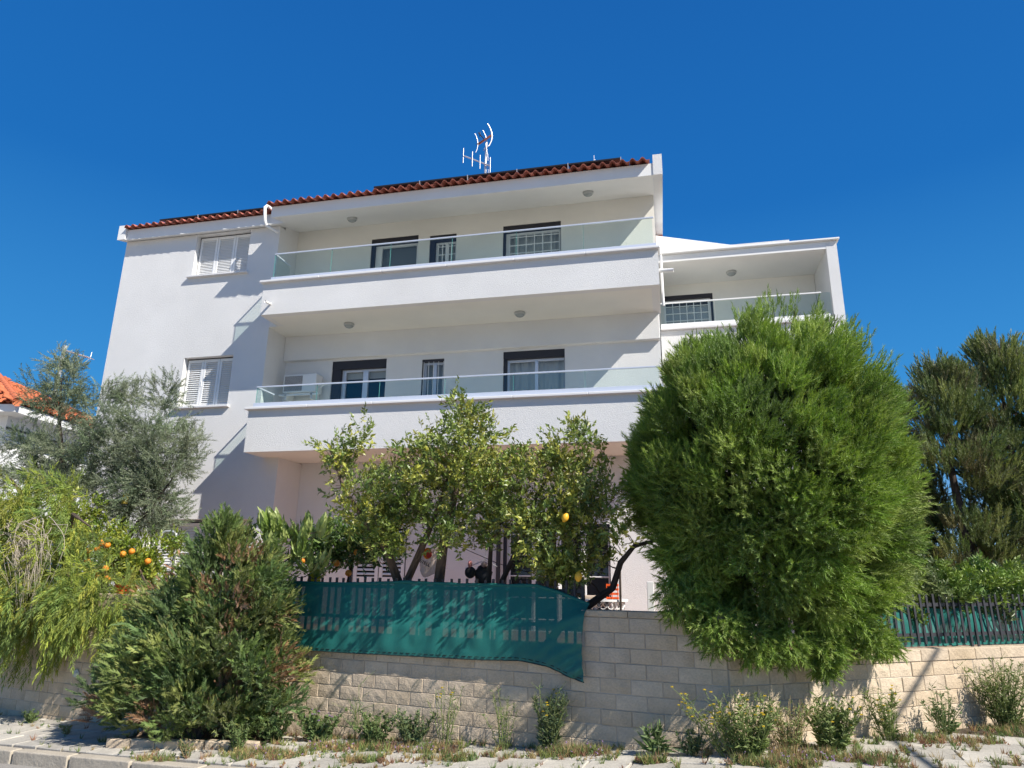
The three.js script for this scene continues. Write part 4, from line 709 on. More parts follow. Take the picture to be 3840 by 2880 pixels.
/* ---- olive tree in the garden */
{
  const t = thing('olive_tree', 'grey green olive tree in front of the left house corner', 'olive tree', [-10.3, 0.46, -11.2]);
  const gs = [0, 1, 2].map(() => sprig({ len: 0.24, n: 20, L: 0.062, w: 0.0145, ang: 0.8, stem: 0.0025, fold: 0.2 }));
  const cols = [[0.165, 0.20, 0.11], [0.135, 0.17, 0.09], [0.20, 0.23, 0.14], [0.105, 0.145, 0.07]];
  const trunks = [[[V(-10.4, 0.4, -11.2), V(-10.3, 1.2, -11.15), V(-10.1, 2.0, -11.1), V(-9.8, 3.0, -11.05), V(-9.6, 3.9, -11)], [0.13, 0.11, 0.09, 0.05, 0.02]], [[V(-10.35, 1.0, -11.2), V(-10.9, 2.0, -11.15), V(-11.5, 3.2, -11.1), V(-11.85, 4.4, -11.05), V(-11.95, 5.3, -11)], [0.10, 0.08, 0.06, 0.035, 0.012]], [[V(-10.2, 1.6, -11.1), V(-9.5, 2.4, -10.9), V(-8.9, 3.1, -10.8)], [0.06, 0.045, 0.015]]];
  const pts = blobs([[-11.95, 4.9, -11, 0.75, [0.75, 0.75, 0.55]], [-11.9, 5.55, -11, 0.12, [0.25, 0.3, 0.2]], [-10.4, 4.0, -11, 1, [0.8, 0.8, 0.6]], [-9.2, 3.7, -10.9, 1.1, [0.75, 0.75, 0.55]], [-10.2, 3.1, -11, 1.1, [1.1, 0.7, 0.6]], [-11.6, 3.6, -11, 0.9, [0.9, 0.7, 0.55]], [-12.6, 3.6, -11.1, 0.6, [0.6, 0.8, 0.5]], [-9.3, 2.7, -10.9, 0.8, [0.6, 0.55, 0.5]], [-9.35, 4.75, -10.9, 0.16, [0.28, 0.35, 0.25]], [-10.4, 4.85, -11, 0.22, [0.4, 0.35, 0.3]]], 400);
  const s = grow(trunks, pts, { r: 0.011, tip: 0.003, arch: 0.1 }); P('branches', s.geo, M.barkDark, t);
  const list = []; for (const [p, d, path] of s.tips) { const tone = pick(cols); for (let j = 0; j < 15; j++) { const b = path[1 + ((rng() * (path.length - 1)) | 0)], q = (rng() < 0.6 ? p : b).clone().add(rdir().multiplyScalar(0.15 * Math.cbrt(rng()))); list.push([q, d.clone().add(V(0, 0.3, 0)).add(rdir().multiplyScalar(0.8)), rr(0.75, 1.2), tone.clone().multiplyScalar(rr(0.75, 1.3))]); } }
  scatter('crown', gs, M.leafSoft, t, list);
  const yt = thing('insect_trap', 'yellow hanging insect trap in the olive tree', 'trap', [-9.55, 2.82, -10.55]); const g = new THREE.CylinderGeometry(0.045, 0.055, 0.19, 14, 1); mesh('trap_body', g, std({ color: lin(0.45, 0.32, 0.03), roughness: 0.5 }), yt); mesh('trap_hook', tube([V(0, 0.1, 0), V(0, 0.2, 0), V(0.03, 0.3, -0.05)], 0.004, 4), M.galv, yt);
}

/* ---- citrus kit: trees with broad glossy leaves */
const citrusSprigs = [0, 1, 2].map(() => sprig({ len: 0.15, n: 6, L: 0.082, w: 0.042, ang: 0.95, stem: 0.003, fold: 0.22, curl: 0.2 }));
const lemonCols = [[0.17, 0.22, 0.035], [0.22, 0.26, 0.04], [0.11, 0.165, 0.03], [0.28, 0.29, 0.045], [0.14, 0.19, 0.035], [0.26, 0.26, 0.04], [0.10, 0.14, 0.032], [0.15, 0.20, 0.04]];
const fruitGeo = (r, tip) => { const g = new THREE.SphereGeometry(r, 14, 10), p = g.attributes.position; if (tip) for (let i = 0; i < p.count; i++) { const y = p.getY(i); p.setY(i, y * 1.25 + (Math.abs(y) > r * 0.9 ? Math.sign(y) * r * 0.14 : 0)); } g.computeVertexNormals(); return g; };
M.orange = std({ color: lin(0.78, 0.26, 0.02), roughness: 0.5, bumpMap: stuccoBump, bumpScale: 0.002 }); M.lemon = std({ color: lin(0.80, 0.42, 0.025), roughness: 0.5 }); M.blossom = leafMat(lin(0.7, 0.66, 0.58), 0.3, 0.8);
function citrus(name, label, cat, base, trunks, lobes, n, perTip, cols, opt = {}) {
  if (opt.z0) { const f = (z, y) => { const k = 1 - (0.35 + (opt.z0 - 0.35) * clamp((y - 1.3) / 0.7, 0, 1)) / 9.25; return [k, k * z]; }; lobes = lobes.map(([x, y, z, w, rad]) => { const [k, zz] = f(z, y); return [x * k, 1.6 + (y - 1.6) * k, zz, w, [rad[0] * k, rad[1] * k, rad[2] * 1.35]]; }); trunks = trunks.map(([p, rad]) => [p.map((q) => { const [k, zz] = f(q.z, q.y); return V(q.x * k, q.y < 1 ? q.y : 1.6 + (q.y - 1.6) * k, zz); }), rad]); }
  const t = thing(name, label, cat, base), pts = blobs(lobes, n), s = grow(trunks, pts, { r: 0.013, tip: 0.003, arch: 0.1, ...opt });
  P('branches', s.geo, opt.bark ?? M.bark, t);
  const list = [], bl = [];
  for (const [p, d, path] of s.tips) { if (opt.bare && opt.bare(p) > rng()) continue; const tone = pick(cols); for (let j = 0; j < perTip; j++) { const b = path[1 + ((rng() * (path.length - 1)) | 0)], q = (rng() < 0.65 ? p : b).clone().add(rdir().multiplyScalar((opt.spread ?? 0.14) * Math.cbrt(rng()))); const c = rng() < 0.6 ? tone.clone().multiplyScalar(rr(0.75, 1.25)) : pick(cols); list.push([q, d.clone().multiplyScalar(0.5).add(V(0, 0.45, 0.15)).add(rdir().multiplyScalar(0.75)), rr(0.65, 1.15), c]); if (opt.blossom && rng() < 0.05) bl.push([q.clone().add(rdir().multiplyScalar(0.05)), rdir(), rr(0.4, 0.7), lin(1, 1, 1)]); } }
  scatter('crown', citrusSprigs, M.leafGloss, t, list);
  if (bl.length) scatter('blossom', [sprig({ len: 0.02, n: 6, L: 0.035, w: 0.016, ang: 1.2, stem: 0 })], M.blossom, t, bl);
  for (const [x, y, z, r, tip] of opt.fruit ?? []) { const f = mesh(tip ? 'lemon' : 'orange', fruitGeo(r, tip), tip ? M.lemon : M.orange, t); f.position.set(x - base[0], y - base[1], z - base[2]); f.rotation.z = rr(-0.6, 0.6); }
  return t;
}
citrus('lemon_tree', 'tall spreading lemon tree behind the middle of the green net', 'lemon tree', [-3.4, 0.46, -9.3], [
  [[V(-3.62, 0.4, -9.3), V(-3.72, 1.45, -9.3), V(-3.95, 1.95, -9.3), V(-4.25, 2.25, -9.3), V(-4.65, 2.75, -9.3), V(-4.85, 3.2, -9.3)], [0.075, 0.06, 0.05, 0.04, 0.028, 0.012]],
  [[V(-3.6, 0.4, -9.32), V(-3.6, 1.5, -9.32), V(-3.42, 1.9, -9.3), V(-3.2, 2.4, -9.25), V(-3.0, 3.0, -9.2)], [0.06, 0.05, 0.045, 0.03, 0.012]],
  [[V(-3.1, 0.4, -9.2), V(-3.1, 1.5, -9.2), V(-3.05, 2.05, -9.2), V(-2.9, 2.7, -9.2), V(-2.85, 3.5, -9.2)], [0.075, 0.068, 0.055, 0.035, 0.012]]],
  [[-3.4, 2.75, -9.25, 1.5, [0.95, 0.55, 0.6]], [-2.9, 3.25, -9.25, 0.8, [0.65, 0.5, 0.45]], [-2.85, 3.75, -9.25, 0.22, [0.32, 0.3, 0.25]], [-3.95, 2.45, -9.2, 0.8, [0.6, 0.42, 0.5]], [-4.75, 3.15, -9.3, 0.26, [0.28, 0.45, 0.25]], [-4.45, 3.5, -9.3, 0.1, [0.12, 0.3, 0.12]], [-2.35, 2.75, -9.2, 0.8, [0.6, 0.6, 0.5]], [-2.7, 2.1, -9.15, 0.4, [0.55, 0.25, 0.35]], [-3.9, 2.0, -9.2, 0.25, [0.35, 0.22, 0.3]]], 600, 5, lemonCols, { z0: 1.0, blossom: 1, bare: (p) => 0.26 });
citrus('lemon_tree', 'thinner lemon tree leaning towards the big bush with bare dark twigs', 'lemon tree', [-1.6, 0.46, -9.1], [
  [[V(-2.42, 0.4, -9.2), V(-2.40, 1.5, -9.2), V(-2.38, 2.0, -9.2), V(-2.1, 2.5, -9.2)], [0.035, 0.032, 0.025, 0.012]],
  [[V(-2.28, 0.4, -9.2), V(-2.22, 1.5, -9.2), V(-2.0, 1.95, -9.2), V(-1.75, 2.6, -9.15), V(-1.4, 3.2, -9.15)], [0.04, 0.036, 0.03, 0.02, 0.01]],
  [[V(-1.75, 0.5, -8.6), V(-1.35, 1.0, -8.65), V(-1.0, 1.25, -8.7), V(-0.72, 1.45, -8.75), V(-0.62, 1.75, -8.8), V(-0.45, 1.95, -8.85), V(-0.1, 2.05, -8.9)], [0.055, 0.05, 0.045, 0.04, 0.034, 0.026, 0.012]]],
  [[-1.75, 2.6, -9.1, 1.3, [0.75, 0.6, 0.5]], [-1.3, 3.1, -9.1, 0.5, [0.5, 0.38, 0.4]], [-1.2, 3.45, -9.1, 0.1, [0.14, 0.16, 0.14]], [-1.5, 2.0, -8.9, 0.9, [0.65, 0.4, 0.4]], [-1.0, 2.35, -8.9, 0.8, [0.5, 0.6, 0.4]], [-1.25, 1.65, -8.75, 0.5, [0.45, 0.22, 0.3]], [-0.55, 2.3, -8.8, 0.4, [0.4, 0.5, 0.35]]], 430, 5, lemonCols, { z0: 0.85, blossom: 1, bark: M.barkDark, bare: (p) => clamp((p.x + 1.35) * 0.8, 0.24, 0.65), fruit: [[-1.12, 2.2, -7.55, 0.038, 1], [-1.0, 1.58, -7.68, 0.041, 1]] });
citrus('orange_tree', 'bushy orange tree with ripe fruit beside the metal ladder', 'orange tree', [-9.0, 0.46, -10.4], [[[V(-9.0, 0.4, -10.4), V(-9.0, 1.1, -10.35), V(-8.9, 1.7, -10.3)], [0.06, 0.05, 0.02]]],
  [[-9.2, 1.75, -10.3, 1, [0.65, 0.42, 0.45]], [-8.55, 1.6, -10.25, 0.9, [0.6, 0.38, 0.4]], [-9.0, 1.3, -10.2, 0.5, [0.6, 0.3, 0.4]], [-9.95, 2.2, -10.3, 0.9, [0.7, 0.55, 0.4]], [-8.15, 2.02, -10.3, 0.12, [0.22, 0.14, 0.15]], [-10.5, 2.4, -10.3, 0.5, [0.5, 0.5, 0.4]]], 190, 9, [[0.15, 0.21, 0.02], [0.20, 0.25, 0.02], [0.11, 0.17, 0.025], [0.25, 0.27, 0.03]],
  { fruit: [[-9.21, 2.01, -9.82], [-9.07, 1.97, -9.8], [-8.74, 1.83, -9.8], [-8.58, 1.87, -9.8], [-9.43, 1.88, -9.82], [-9.25, 1.90, -9.8], [-9.01, 1.6, -9.78], [-8.93, 1.44, -9.76], [-9.4, 1.7, -9.8], [-8.3, 1.72, -9.86], [-9.15, 1.5, -9.8]].map((f) => [...f, 0.05, 0]) });
citrus('orange_tree', 'small dark leaved orange tree between the loquat and lemon tree', 'orange tree', [-4.7, 0.46, -9.5], [[[V(-4.62, 0.4, -9.5), V(-4.6, 1.2, -9.5), V(-4.5, 1.9, -9.45)], [0.045, 0.04, 0.015]]],
  [[-4.6, 2.0, -9.4, 1, [0.5, 0.3, 0.35]], [-4.25, 1.95, -9.4, 0.7, [0.4, 0.3, 0.3]], [-4.9, 1.8, -9.3, 0.5, [0.4, 0.22, 0.3]]], 110, 8, [[0.06, 0.12, 0.025], [0.085, 0.15, 0.03], [0.11, 0.18, 0.03], [0.05, 0.10, 0.02]], { bark: M.barkDark, fruit: [[-4.55, 1.71, -9.02, 0.047, 0], [-4.37, 1.58, -9.05, 0.045, 0], [-4.28, 1.86, -9.06, 0.04, 0], [-5.05, 1.74, -9.0, 0.04, 0], [-5.35, 1.63, -9.02, 0.04, 0]] });

/* ---- loquat with large leaves, each one a part */
{
  const t = thing('loquat_tree', 'loquat shrub with large upright ribbed leaves beside the conifer', 'loquat tree', [-5.5, 0.46, -9.3]);
  const heads = []; for (let i = 0; i < 22; i++) heads.push(V(-4.98 + rr(-0.6, 0.5), 1.74 + rr(-0.2, 0.46), -8.55 + rr(-0.2, 0.3)));
  heads.push(V(-5.3, 2.2, -8.45), V(-5.12, 2.18, -8.4), V(-4.7, 2.14, -8.4), V(-4.5, 2.12, -8.4));
  const s = grow([[[V(-5.3, 0.4, -9.1), V(-5.25, 1.0, -9.05), V(-5.2, 1.45, -8.95)], [0.06, 0.05, 0.03]]], heads, { r: 0.014, tip: 0.007, arch: -0.1 }); P('branches', s.geo, M.bark, t);
  const big = [0.85, 1, 1.15].map((k) => { // leaf with raised ribs along both halves
    const L = 0.24 * k, n = 7, pos = [], w = (u) => 0.038 * k * Math.pow(Math.sin(Math.PI * Math.pow(u, 0.8)), 0.8);
    const row = (u) => { const y = u * L, z = -0.42 * L * u * u, h = w(u); return [[-h, y, z + h * 0.35], [0, y, z], [h, y, z + h * 0.35]]; };
    for (let i = 0; i < n; i++) { const a = row(i / n), b = row((i + 1) / n), bump = (i & 1) ? 0.006 : -0.004; a[0][2] += bump; a[2][2] += bump; b[0][2] -= bump; b[2][2] -= bump; for (const [p, q] of [[0, 1], [1, 2]]) pos.push(...a[p], ...a[q], ...b[p], ...a[q], ...b[q], ...b[p]); }
    const g = new THREE.BufferGeometry(); g.setAttribute('position', new THREE.Float32BufferAttribute(pos, 3)); g.computeVertexNormals(); return g;
  });
  const lm = [lin(0.21, 0.31, 0.06), lin(0.30, 0.39, 0.10), lin(0.15, 0.23, 0.05), lin(0.38, 0.45, 0.15)].map((c) => leafMat(c, 0.35, 0.45));
  for (const [p, d] of s.tips) for (let j = 0; j < 11; j++) { const a = j * 2.4 + rng(), an = 0.35 + 0.12 * j + rr(-0.15, 0.15), m = mesh('leaf', big[(rng() * 3) | 0], lm[j < 4 ? ((rng() * 2) | 0) * 2 + 1 : (rng() * 4) | 0], t), dir = V(Math.cos(a) * Math.sin(an), Math.cos(an) + 0.1, Math.sin(a) * Math.sin(an)).add(d.clone().multiplyScalar(0.45)).add(V(0, 0, 0.12)).normalize(); m.position.copy(p).add(V(0, -j * 0.012, 0)).sub(t.position); m.quaternion.setFromUnitVectors(YUP, dir).multiply(new THREE.Quaternion().setFromAxisAngle(YUP, -a + Math.PI / 2)); }
}

/* ---- cypresses behind the right fence */
{
  const gs = [0, 1, 2].map(() => sprig({ len: 0.26, n: 18, L: 0.10, w: 0.022, ang: 0.6, stem: 0.004, needle: true, tipN: 2 }));
  const cols = [[0.13, 0.18, 0.038], [0.10, 0.145, 0.033], [0.18, 0.21, 0.05], [0.12, 0.155, 0.038], [0.16, 0.155, 0.06]];
  for (const [x, z, top, rad, label] of [[5.35, -14.6, 5.6, 1.25, 'dark cypress just right of the feathery bush'], [6.55, -14.9, 6.15, 1.1, 'tallest sparse cypress at the right edge'], [7.9, -15.3, 6.1, 1.1, 'cypress cut off by the right picture edge'], [4.5, -15.6, 4.4, 0.9, 'short dark cypress half hidden behind the feathery bush']]) {
    const t = thing('cypress_tree', label, 'cypress', [x, 0.46, z], 'cypresses behind the right railing');
    const tr = [[V(x, 0.4, z), V(x + 0.05, 2, z), V(x - 0.04, 3.6, z), V(x, top - 0.3, z)], [0.13, 0.1, 0.06, 0.012]];
    const pts = []; for (let i = 0; i < 300; i++) { const f = Math.pow(rng(), 0.85), y = lerp(0.8, top, f), r = rad * (f > 0.6 ? lerp(1, 0.22, Math.pow((f - 0.6) / 0.4, 1.1)) : lerp(0.85, 1, f / 0.6)) * (1 + 0.45 * noise.noise(x + f * 6, i * 0.31, 2)), a = rr(0, 6.28); pts.push(V(x + Math.cos(a) * r * rr(0.3, 1), y, z + Math.sin(a) * r * rr(0.3, 1))); }
    const s = grow([tr], pts, { r: 0.010, tip: 0.003, arch: -0.12 }); P('branches', s.geo, M.barkDark, t);
    const list = []; for (const [p, d] of s.tips) { if (rng() < 0.12 + (p.y > top - 1.6 ? 0.2 : 0)) continue; const tone = pick(cols), out = V(p.x - x, 0.55, p.z - z).normalize(); for (let j = 0; j < 24; j++) { const o = rdir().multiplyScalar(0.2 * Math.cbrt(rng())); list.push([p.clone().add(o), out.clone().addScaledVector(o, 1.5).add(V(0, 0.5, 0)).add(rdir().multiplyScalar(0.4)), rr(0.6, 1.15), tone.clone().multiplyScalar(rr(0.75, 1.25))]); } }
    scatter('crown', gs, M.leafSoft, t, list);
  }
}
/* ---- hedge over the right railing */
{
  const gs = [0, 1].map(() => sprig({ len: 0.09, n: 12, L: 0.095, w: 0.036, ang: 1.15, stem: 0.003, fold: 0.2 }));
  const cols = [[0.15, 0.23, 0.04], [0.11, 0.18, 0.04], [0.22, 0.30, 0.05], [0.16, 0.20, 0.08]];
  [['glossy hedge shrub spilling over the railing next to the feathery bush', 1.9, 3.35], ['bright green hedge shrub above the railing at the right edge', 3.35, 4.9], ['hedge shrub continuing beyond the right picture edge', 4.9, 6.6]].forEach(([label, a, b], k) => {
    const at = (u, y, o) => V(CX + u * Math.cos(A34) + o * Math.sin(A34), y, CZ - u * Math.sin(A34) + o * Math.cos(A34));
    const base = at((a + b) / 2, 0.46, -0.7), t = thing('hedge_shrub', label, 'hedge', base.toArray(), 'hedge shrubs behind the right railing');
    const pts = []; for (let i = 0; i < 120; i++) { const u = rr(a, b); pts.push(at(u, rr(1.15, 1.70 + 0.16 * noise.noise(u * 2, 1, 4)), rr(-0.9, -0.08))); }
    const s = grow([[[base.clone(), base.clone().add(V(0, 0.6, 0)), base.clone().add(V(0.1, 1.0, 0))], [0.04, 0.03, 0.01]], [[base.clone(), at(a + 0.3, 1.1, -0.6)], [0.03, 0.01]], [[base.clone(), at(b - 0.3, 1.1, -0.6)], [0.03, 0.01]]], pts, { r: 0.01 }); P('branches', s.geo, M.barkDark, t);
    const list = []; for (const [p] of s.tips) { const tone = pick(cols); for (let j = 0; j < 9; j++) list.push([p.clone().add(rdir().multiplyScalar(0.12 * Math.cbrt(rng()))), V(rr(-0.5, 0.5), 0.8, rr(0, 0.7)), rr(0.7, 1.15), tone.clone().multiplyScalar(rr(0.8, 1.2))]); }
    scatter('crown', gs, M.leafGloss, t, list);
  });
}

/* ---------------------------------------------------------------- things in the garden */
{
  const t = thing('step_ladder', 'aluminium ladder standing among the orange tree branches', 'ladder', [-8.53, 0.46, -10.6]);
  P('side_rail', tube([V(-8.82, 0.46, -10.62), V(-8.77, 2.1, -10.62), V(-8.74, 2.2, -10.62), V(-8.66, 2.24, -10.62), V(-8.52, 2.24, -10.62), V(-8.45, 2.2, -10.62), V(-8.43, 2.1, -10.62), V(-8.40, 0.46, -10.62)], 0.024, 8), M.galv, t);
  for (let y = 0.75; y < 2.0; y += 0.27) P('rung', rod(V(-8.80, y, -10.62), V(-8.41, y, -10.62), 0.014, 6), M.galv, t);
}
{
  const t = thing('plastic_bin', 'orange and black plastic tub behind the left wall', 'bin', [-8.8, 0.46, -10.05]);
  P('tub', new THREE.CylinderGeometry(0.17, 0.14, 0.9, 20, 1, false).translate(-8.8, 0.92, -10.05), std({ color: lin(0.75, 0.10, 0.02), roughness: 0.5 }), t);
  P('rim', new THREE.TorusGeometry(0.165, 0.022, 8, 22).rotateX(Math.PI / 2).translate(-8.8, 1.38, -10.05), M.black, t);
}
{
  const t = thing('yellow_cloth', 'bright yellow cloth hanging behind the fence pickets', 'cloth', [-4.86, 1.2, -9.0]); const g = new THREE.PlaneGeometry(0.24, 0.62, 12, 16), p = g.attributes.position; for (let i = 0; i < p.count; i++) { const y = p.getY(i); p.setX(i, p.getX(i) * (1 - 0.35 * clamp((y + 0.05) / 0.36, 0, 1))); p.setZ(i, 0.02 * Math.sin(p.getX(i) * 40 + y * 5)); } g.computeVertexNormals(); g.translate(0, 0.12, 0); mesh('cloth', g, std({ color: lin(0.72, 0.52, 0.01), side: THREE.DoubleSide }), t); mesh('peg', RB(-0.02, 0.02, 0.4, 0.47, -0.012, 0.012), M.whitePaint, t);
}
{
  const t = thing('plastic_bag', 'clear plastic bag with orange and red print hanging in the lemon tree', 'bag', [-3.27, 1.55, -9.05]);
  const g = new THREE.SphereGeometry(1, 22, 14), p = g.attributes.position; for (let i = 0; i < p.count; i++) { const y = p.getY(i); const w = y > 0 ? lerp(1, 0.28, y) : lerp(1, 0.55, -y); p.setXYZ(i, p.getX(i) * 0.19 * w + 0.015 * noise.noise(p.getX(i) * 4, y * 4, 1), y * 0.25 + 0.24, p.getZ(i) * 0.045 * w + 0.014 * noise.noise(p.getX(i) * 5, y * 5, 3)); } g.computeVertexNormals(); g.rotateZ(-0.45);
  mesh('bag_film', g, phy({ color: lin(0.75, 0.62, 0.55), roughness: 0.2, transparent: true, opacity: 0.55, side: THREE.DoubleSide }), t);
  mesh('bag_print', [new THREE.CircleGeometry(0.075, 20).scale(0.8, 1, 1).translate(0.06, 0.30, 0.062)], std({ color: lin(0.75, 0.20, 0.02), side: THREE.DoubleSide }), t);
  mesh('bag_emblem', [new THREE.CircleGeometry(0.042, 18).translate(0.085, 0.28, 0.066)], std({ color: lin(0.65, 0.06, 0.05), side: THREE.DoubleSide }), t);
  const font = await new FontLoader().loadAsync('fonts/droid/droid_sans_bold.typeface.json');
  const tg = new TextGeometry('OSTELL', { font, size: 0.042, depth: 0.001, curveSegments: 2 }); tg.rotateZ(-0.42); tg.translate(-0.09, 0.205, 0.058); mesh('bag_lettering', tg, std({ color: lin(0.05, 0.04, 0.04) }), t);
  mesh('bag_knot', tube([V(0.1, 0.46, 0), V(0.12, 0.52, 0), V(0.13, 0.62, -0.06)], [0.02, 0.008, 0.006], 6), M.pvc, t);
}
{
  const t = thing('hanging_laundry', 'dark clothes and pink pegs on hangers behind the net', 'laundry', [-2.58, 1.42, -9.35]);
  const shape = (w, h, ox, oy, oz) => { const g = new THREE.SphereGeometry(1, 14, 10), p = g.attributes.position; for (let i = 0; i < p.count; i++) p.setXYZ(i, p.getX(i) * w * (1 + 0.3 * noise.noise(p.getY(i) * 3, ox * 9, 1)) + ox, p.getY(i) * h + oy, p.getZ(i) * 0.05 + oz); g.computeVertexNormals(); return g; };
  mesh('garment', shape(0.13, 0.15, 0.06, 0.15, 0), M.black, t); mesh('garment', shape(0.08, 0.08, -0.12, 0.19, 0.02), std({ color: lin(0.03, 0.03, 0.035) }), t); mesh('peg', shape(0.03, 0.05, -0.12, 0.30, 0.04), std({ color: lin(0.6, 0.25, 0.27) }), t); mesh('peg', shape(0.045, 0.04, 0.08, 0.30, 0.04), std({ color: lin(0.6, 0.4, 0.38) }), t);
  mesh('hanger', [tube([V(-0.2, 0.24, 0), V(0.08, 0.36, 0), V(0.25, 0.27, 0)], 0.006, 5), tube([V(0.08, 0.36, 0), V(0.09, 0.5, 0), V(0.07, 0.72, 0)], 0.005, 5)], M.galv, t);
  const l = thing('washing_line', 'thin dark washing line slanting across behind the net', 'line', [-2.1, 1.6, -9.3]); P('cord', tube([V(-2.85, 1.95, -9.3), V(-2.3, 1.73, -9.3), V(-1.4, 1.5, -9.3)], 0.005, 5), M.black, l);
}
{
  const t = thing('garden_table', 'ornate white iron garden table behind the wall', 'table', [-1.05, 0.5, -11.2]);
  P('table_top', new THREE.CylinderGeometry(0.36, 0.36, 0.028, 30).translate(-1.05, 1.225, -11.2), M.whitePaint, t);
  const apron = []; for (let i = 0; i < 16; i++) { const a = i / 16 * 6.283, x = -1.05 + 0.3 * Math.cos(a), z = -11.2 + 0.3 * Math.sin(a); const g = new THREE.TorusGeometry(0.05, 0.008, 5, 12); g.rotateY(-a + Math.PI / 2); g.translate(x, 1.15, z); apron.push(g); } P('apron', apron, M.whitePaint, t);
  for (let i = 0; i < 4; i++) { const a = 0.5 + i * 1.571, c = Math.cos(a), s = Math.sin(a); P('leg', tube([V(-1.05 + c * 0.27, 1.22, -11.2 + s * 0.27), V(-1.05 + c * 0.22, 0.9, -11.2 + s * 0.22), V(-1.05 + c * 0.33, 0.5, -11.2 + s * 0.33)], 0.015, 6), M.whitePaint, t); }
  const c = thing('orange_crate', 'small orange plastic crate standing on the garden table', 'crate', [-0.92, 1.24, -11.15]); const bars = []; for (let k = 0; k < 4; k++) { bars.push(B(-0.09, 0.09, k * 0.065, k * 0.065 + 0.03, 0.08, 0.09), B(-0.09, 0.09, k * 0.065, k * 0.065 + 0.03, -0.09, -0.08), B(0.08, 0.09, k * 0.065, k * 0.065 + 0.029, -0.08, 0.08), B(-0.09, -0.08, k * 0.065, k * 0.065 + 0.029, -0.08, 0.08)); } for (const x of [-0.085, 0, 0.085]) bars.push(B(x - 0.006, x + 0.006, 0, 0.23, 0.0905, 0.096)); bars.push(B(-0.09, 0.09, 0, 0.01, -0.09, 0.09)); mesh('crate', bars, std({ color: lin(0.8, 0.11, 0.015), roughness: 0.5 }), c);
  const b = thing('wooden_tray', 'pale tray lying on the garden table', 'tray', [-1.22, 1.24, -11.15]); mesh('tray', new RoundedBoxGeometry(0.3, 0.05, 0.2, 2, 0.02).translate(0, 0.026, 0), std({ color: lin(0.45, 0.36, 0.28) }), b);
  const p = thing('garden_pole', 'thin dark pole rising above the wall beside the table', 'pole', [-0.79, 0.46, -10.9]); mesh('pole', rod(V(0, 0, 0), V(0.01, 1.36, 0), 0.018, 8), M.barkDark, p);
  const wb = thing('white_pilaster', 'slim white rendered pillar behind the bush edge', 'pillar', [-0.34, 0.46, -11.05]); mesh('shaft', RB(-0.05, 0.05, 0, 1.05, -0.04, 0.04), M.white, wb); mesh('base', RB(-0.07, 0.07, 0, 0.08, -0.06, 0.06), M.white, wb);
}

/* ---------------------------------------------------------------- weeds and grass on the pavement */
const weedMat = { stem: std({ color: lin(0.16, 0.19, 0.06) }), dry: std({ color: lin(0.33, 0.25, 0.12) }), leafA: leafMat(lin(0.12, 0.19, 0.045), 0.4, 0.7), leafB: leafMat(lin(0.20, 0.27, 0.06), 0.4, 0.7), leafC: leafMat(lin(0.09, 0.14, 0.05), 0.3, 0.7), yellow: leafMat(lin(0.75, 0.55, 0.02), 0.3, 0.7), mauve: leafMat(lin(0.42, 0.25, 0.50), 0.3, 0.7) };
function weed(label, x, z, h, sp, n, mat, opt = {}) {
  z = Math.max(z, wallZ(x) + 0.07); const y = groundY(x) - 0.01, t = thing('weed', label, 'weed', [x, y, z]);
  const st = [], lv = [], fl = [];
  for (let i = 0; i < n * 1.35; i++) {
    const a = rr(0, 6.28), o = sp * Math.sqrt(rng()), lean = opt.lean ?? [0, 0], hh = h * rr(0.55, 1.05), b = V(Math.cos(a) * o * 0.25, 0, Math.abs(Math.sin(a)) * o * 0.3), e = V(Math.cos(a) * o + lean[0] * hh, hh, Math.sin(a) * o * 0.55 + 0.05 + lean[1] * hh);
    const m = b.clone().lerp(e, 0.5).add(V(rr(-0.03, 0.03), hh * 0.1, rr(-0.02, 0.02))); st.push(tube([b, m, e], [0.0045, 0.0035, 0.002], 4));
    const L = (opt.L ?? 0.07) * 1.25, nl = Math.round((opt.leaves ?? 12) * 1.4);
    for (let k = 0; k < nl; k++) { const f = opt.low ? rng() * 0.7 : 0.08 + 0.9 * rng(), p = f < 0.5 ? b.clone().lerp(m, f * 2) : m.clone().lerp(e, f * 2 - 1); const d = rdir(); d.y = Math.abs(d.y) * 0.6 + 0.25; lv.push(clean(placed(leaf(L * rr(0.6, 1.2) * (1.2 - 0.6 * f), (opt.w ?? 0.014) * rr(0.8, 1.2), 0.2, 0.3), p, d, rr(0, 6)))); if (rng() < 0.3) st.push(rod(p, p.clone().addScaledVector(d, L * 1.3), 0.0016, 3)); }
    if (opt.flower && rng() < opt.flower) for (let k = 0; k < 2; k++) { const p = k ? m.clone().lerp(e, rr(0.4, 0.9)).add(rdir().multiplyScalar(0.05)) : e; for (let q = 0; q < 5; q++) fl.push(clean(placed(leaf(0.018, 0.014, 0.2, 0), p, V(Math.cos(q * 1.257), 0.6, Math.sin(q * 1.257)), 0))); }
  }
  for (let i = 0; i < (opt.basal ?? 0); i++) { const a = rr(0, 6.28), d = V(Math.cos(a), rr(0.3, 1.1), Math.sin(a) * 0.8 + 0.2); lv.push(clean(placed(leaf((opt.BL ?? 0.13) * rr(0.6, 1.2), (opt.BW ?? 0.035), 0.15, 0.35), V(Math.cos(a) * sp * 0.35 * rng(), rr(0, h * 0.25), Math.sin(a) * sp * 0.25 * rng()), d, rr(0, 6)))); }
  mesh('stems', merge(st), opt.dry ? weedMat.dry : weedMat.stem, t); if (lv.length) mesh('leaves', mergeGeometries(lv, false), mat, t); if (fl.length) mesh('flowers', mergeGeometries(fl, false), opt.mauve ? weedMat.mauve : weedMat.yellow, t);
}
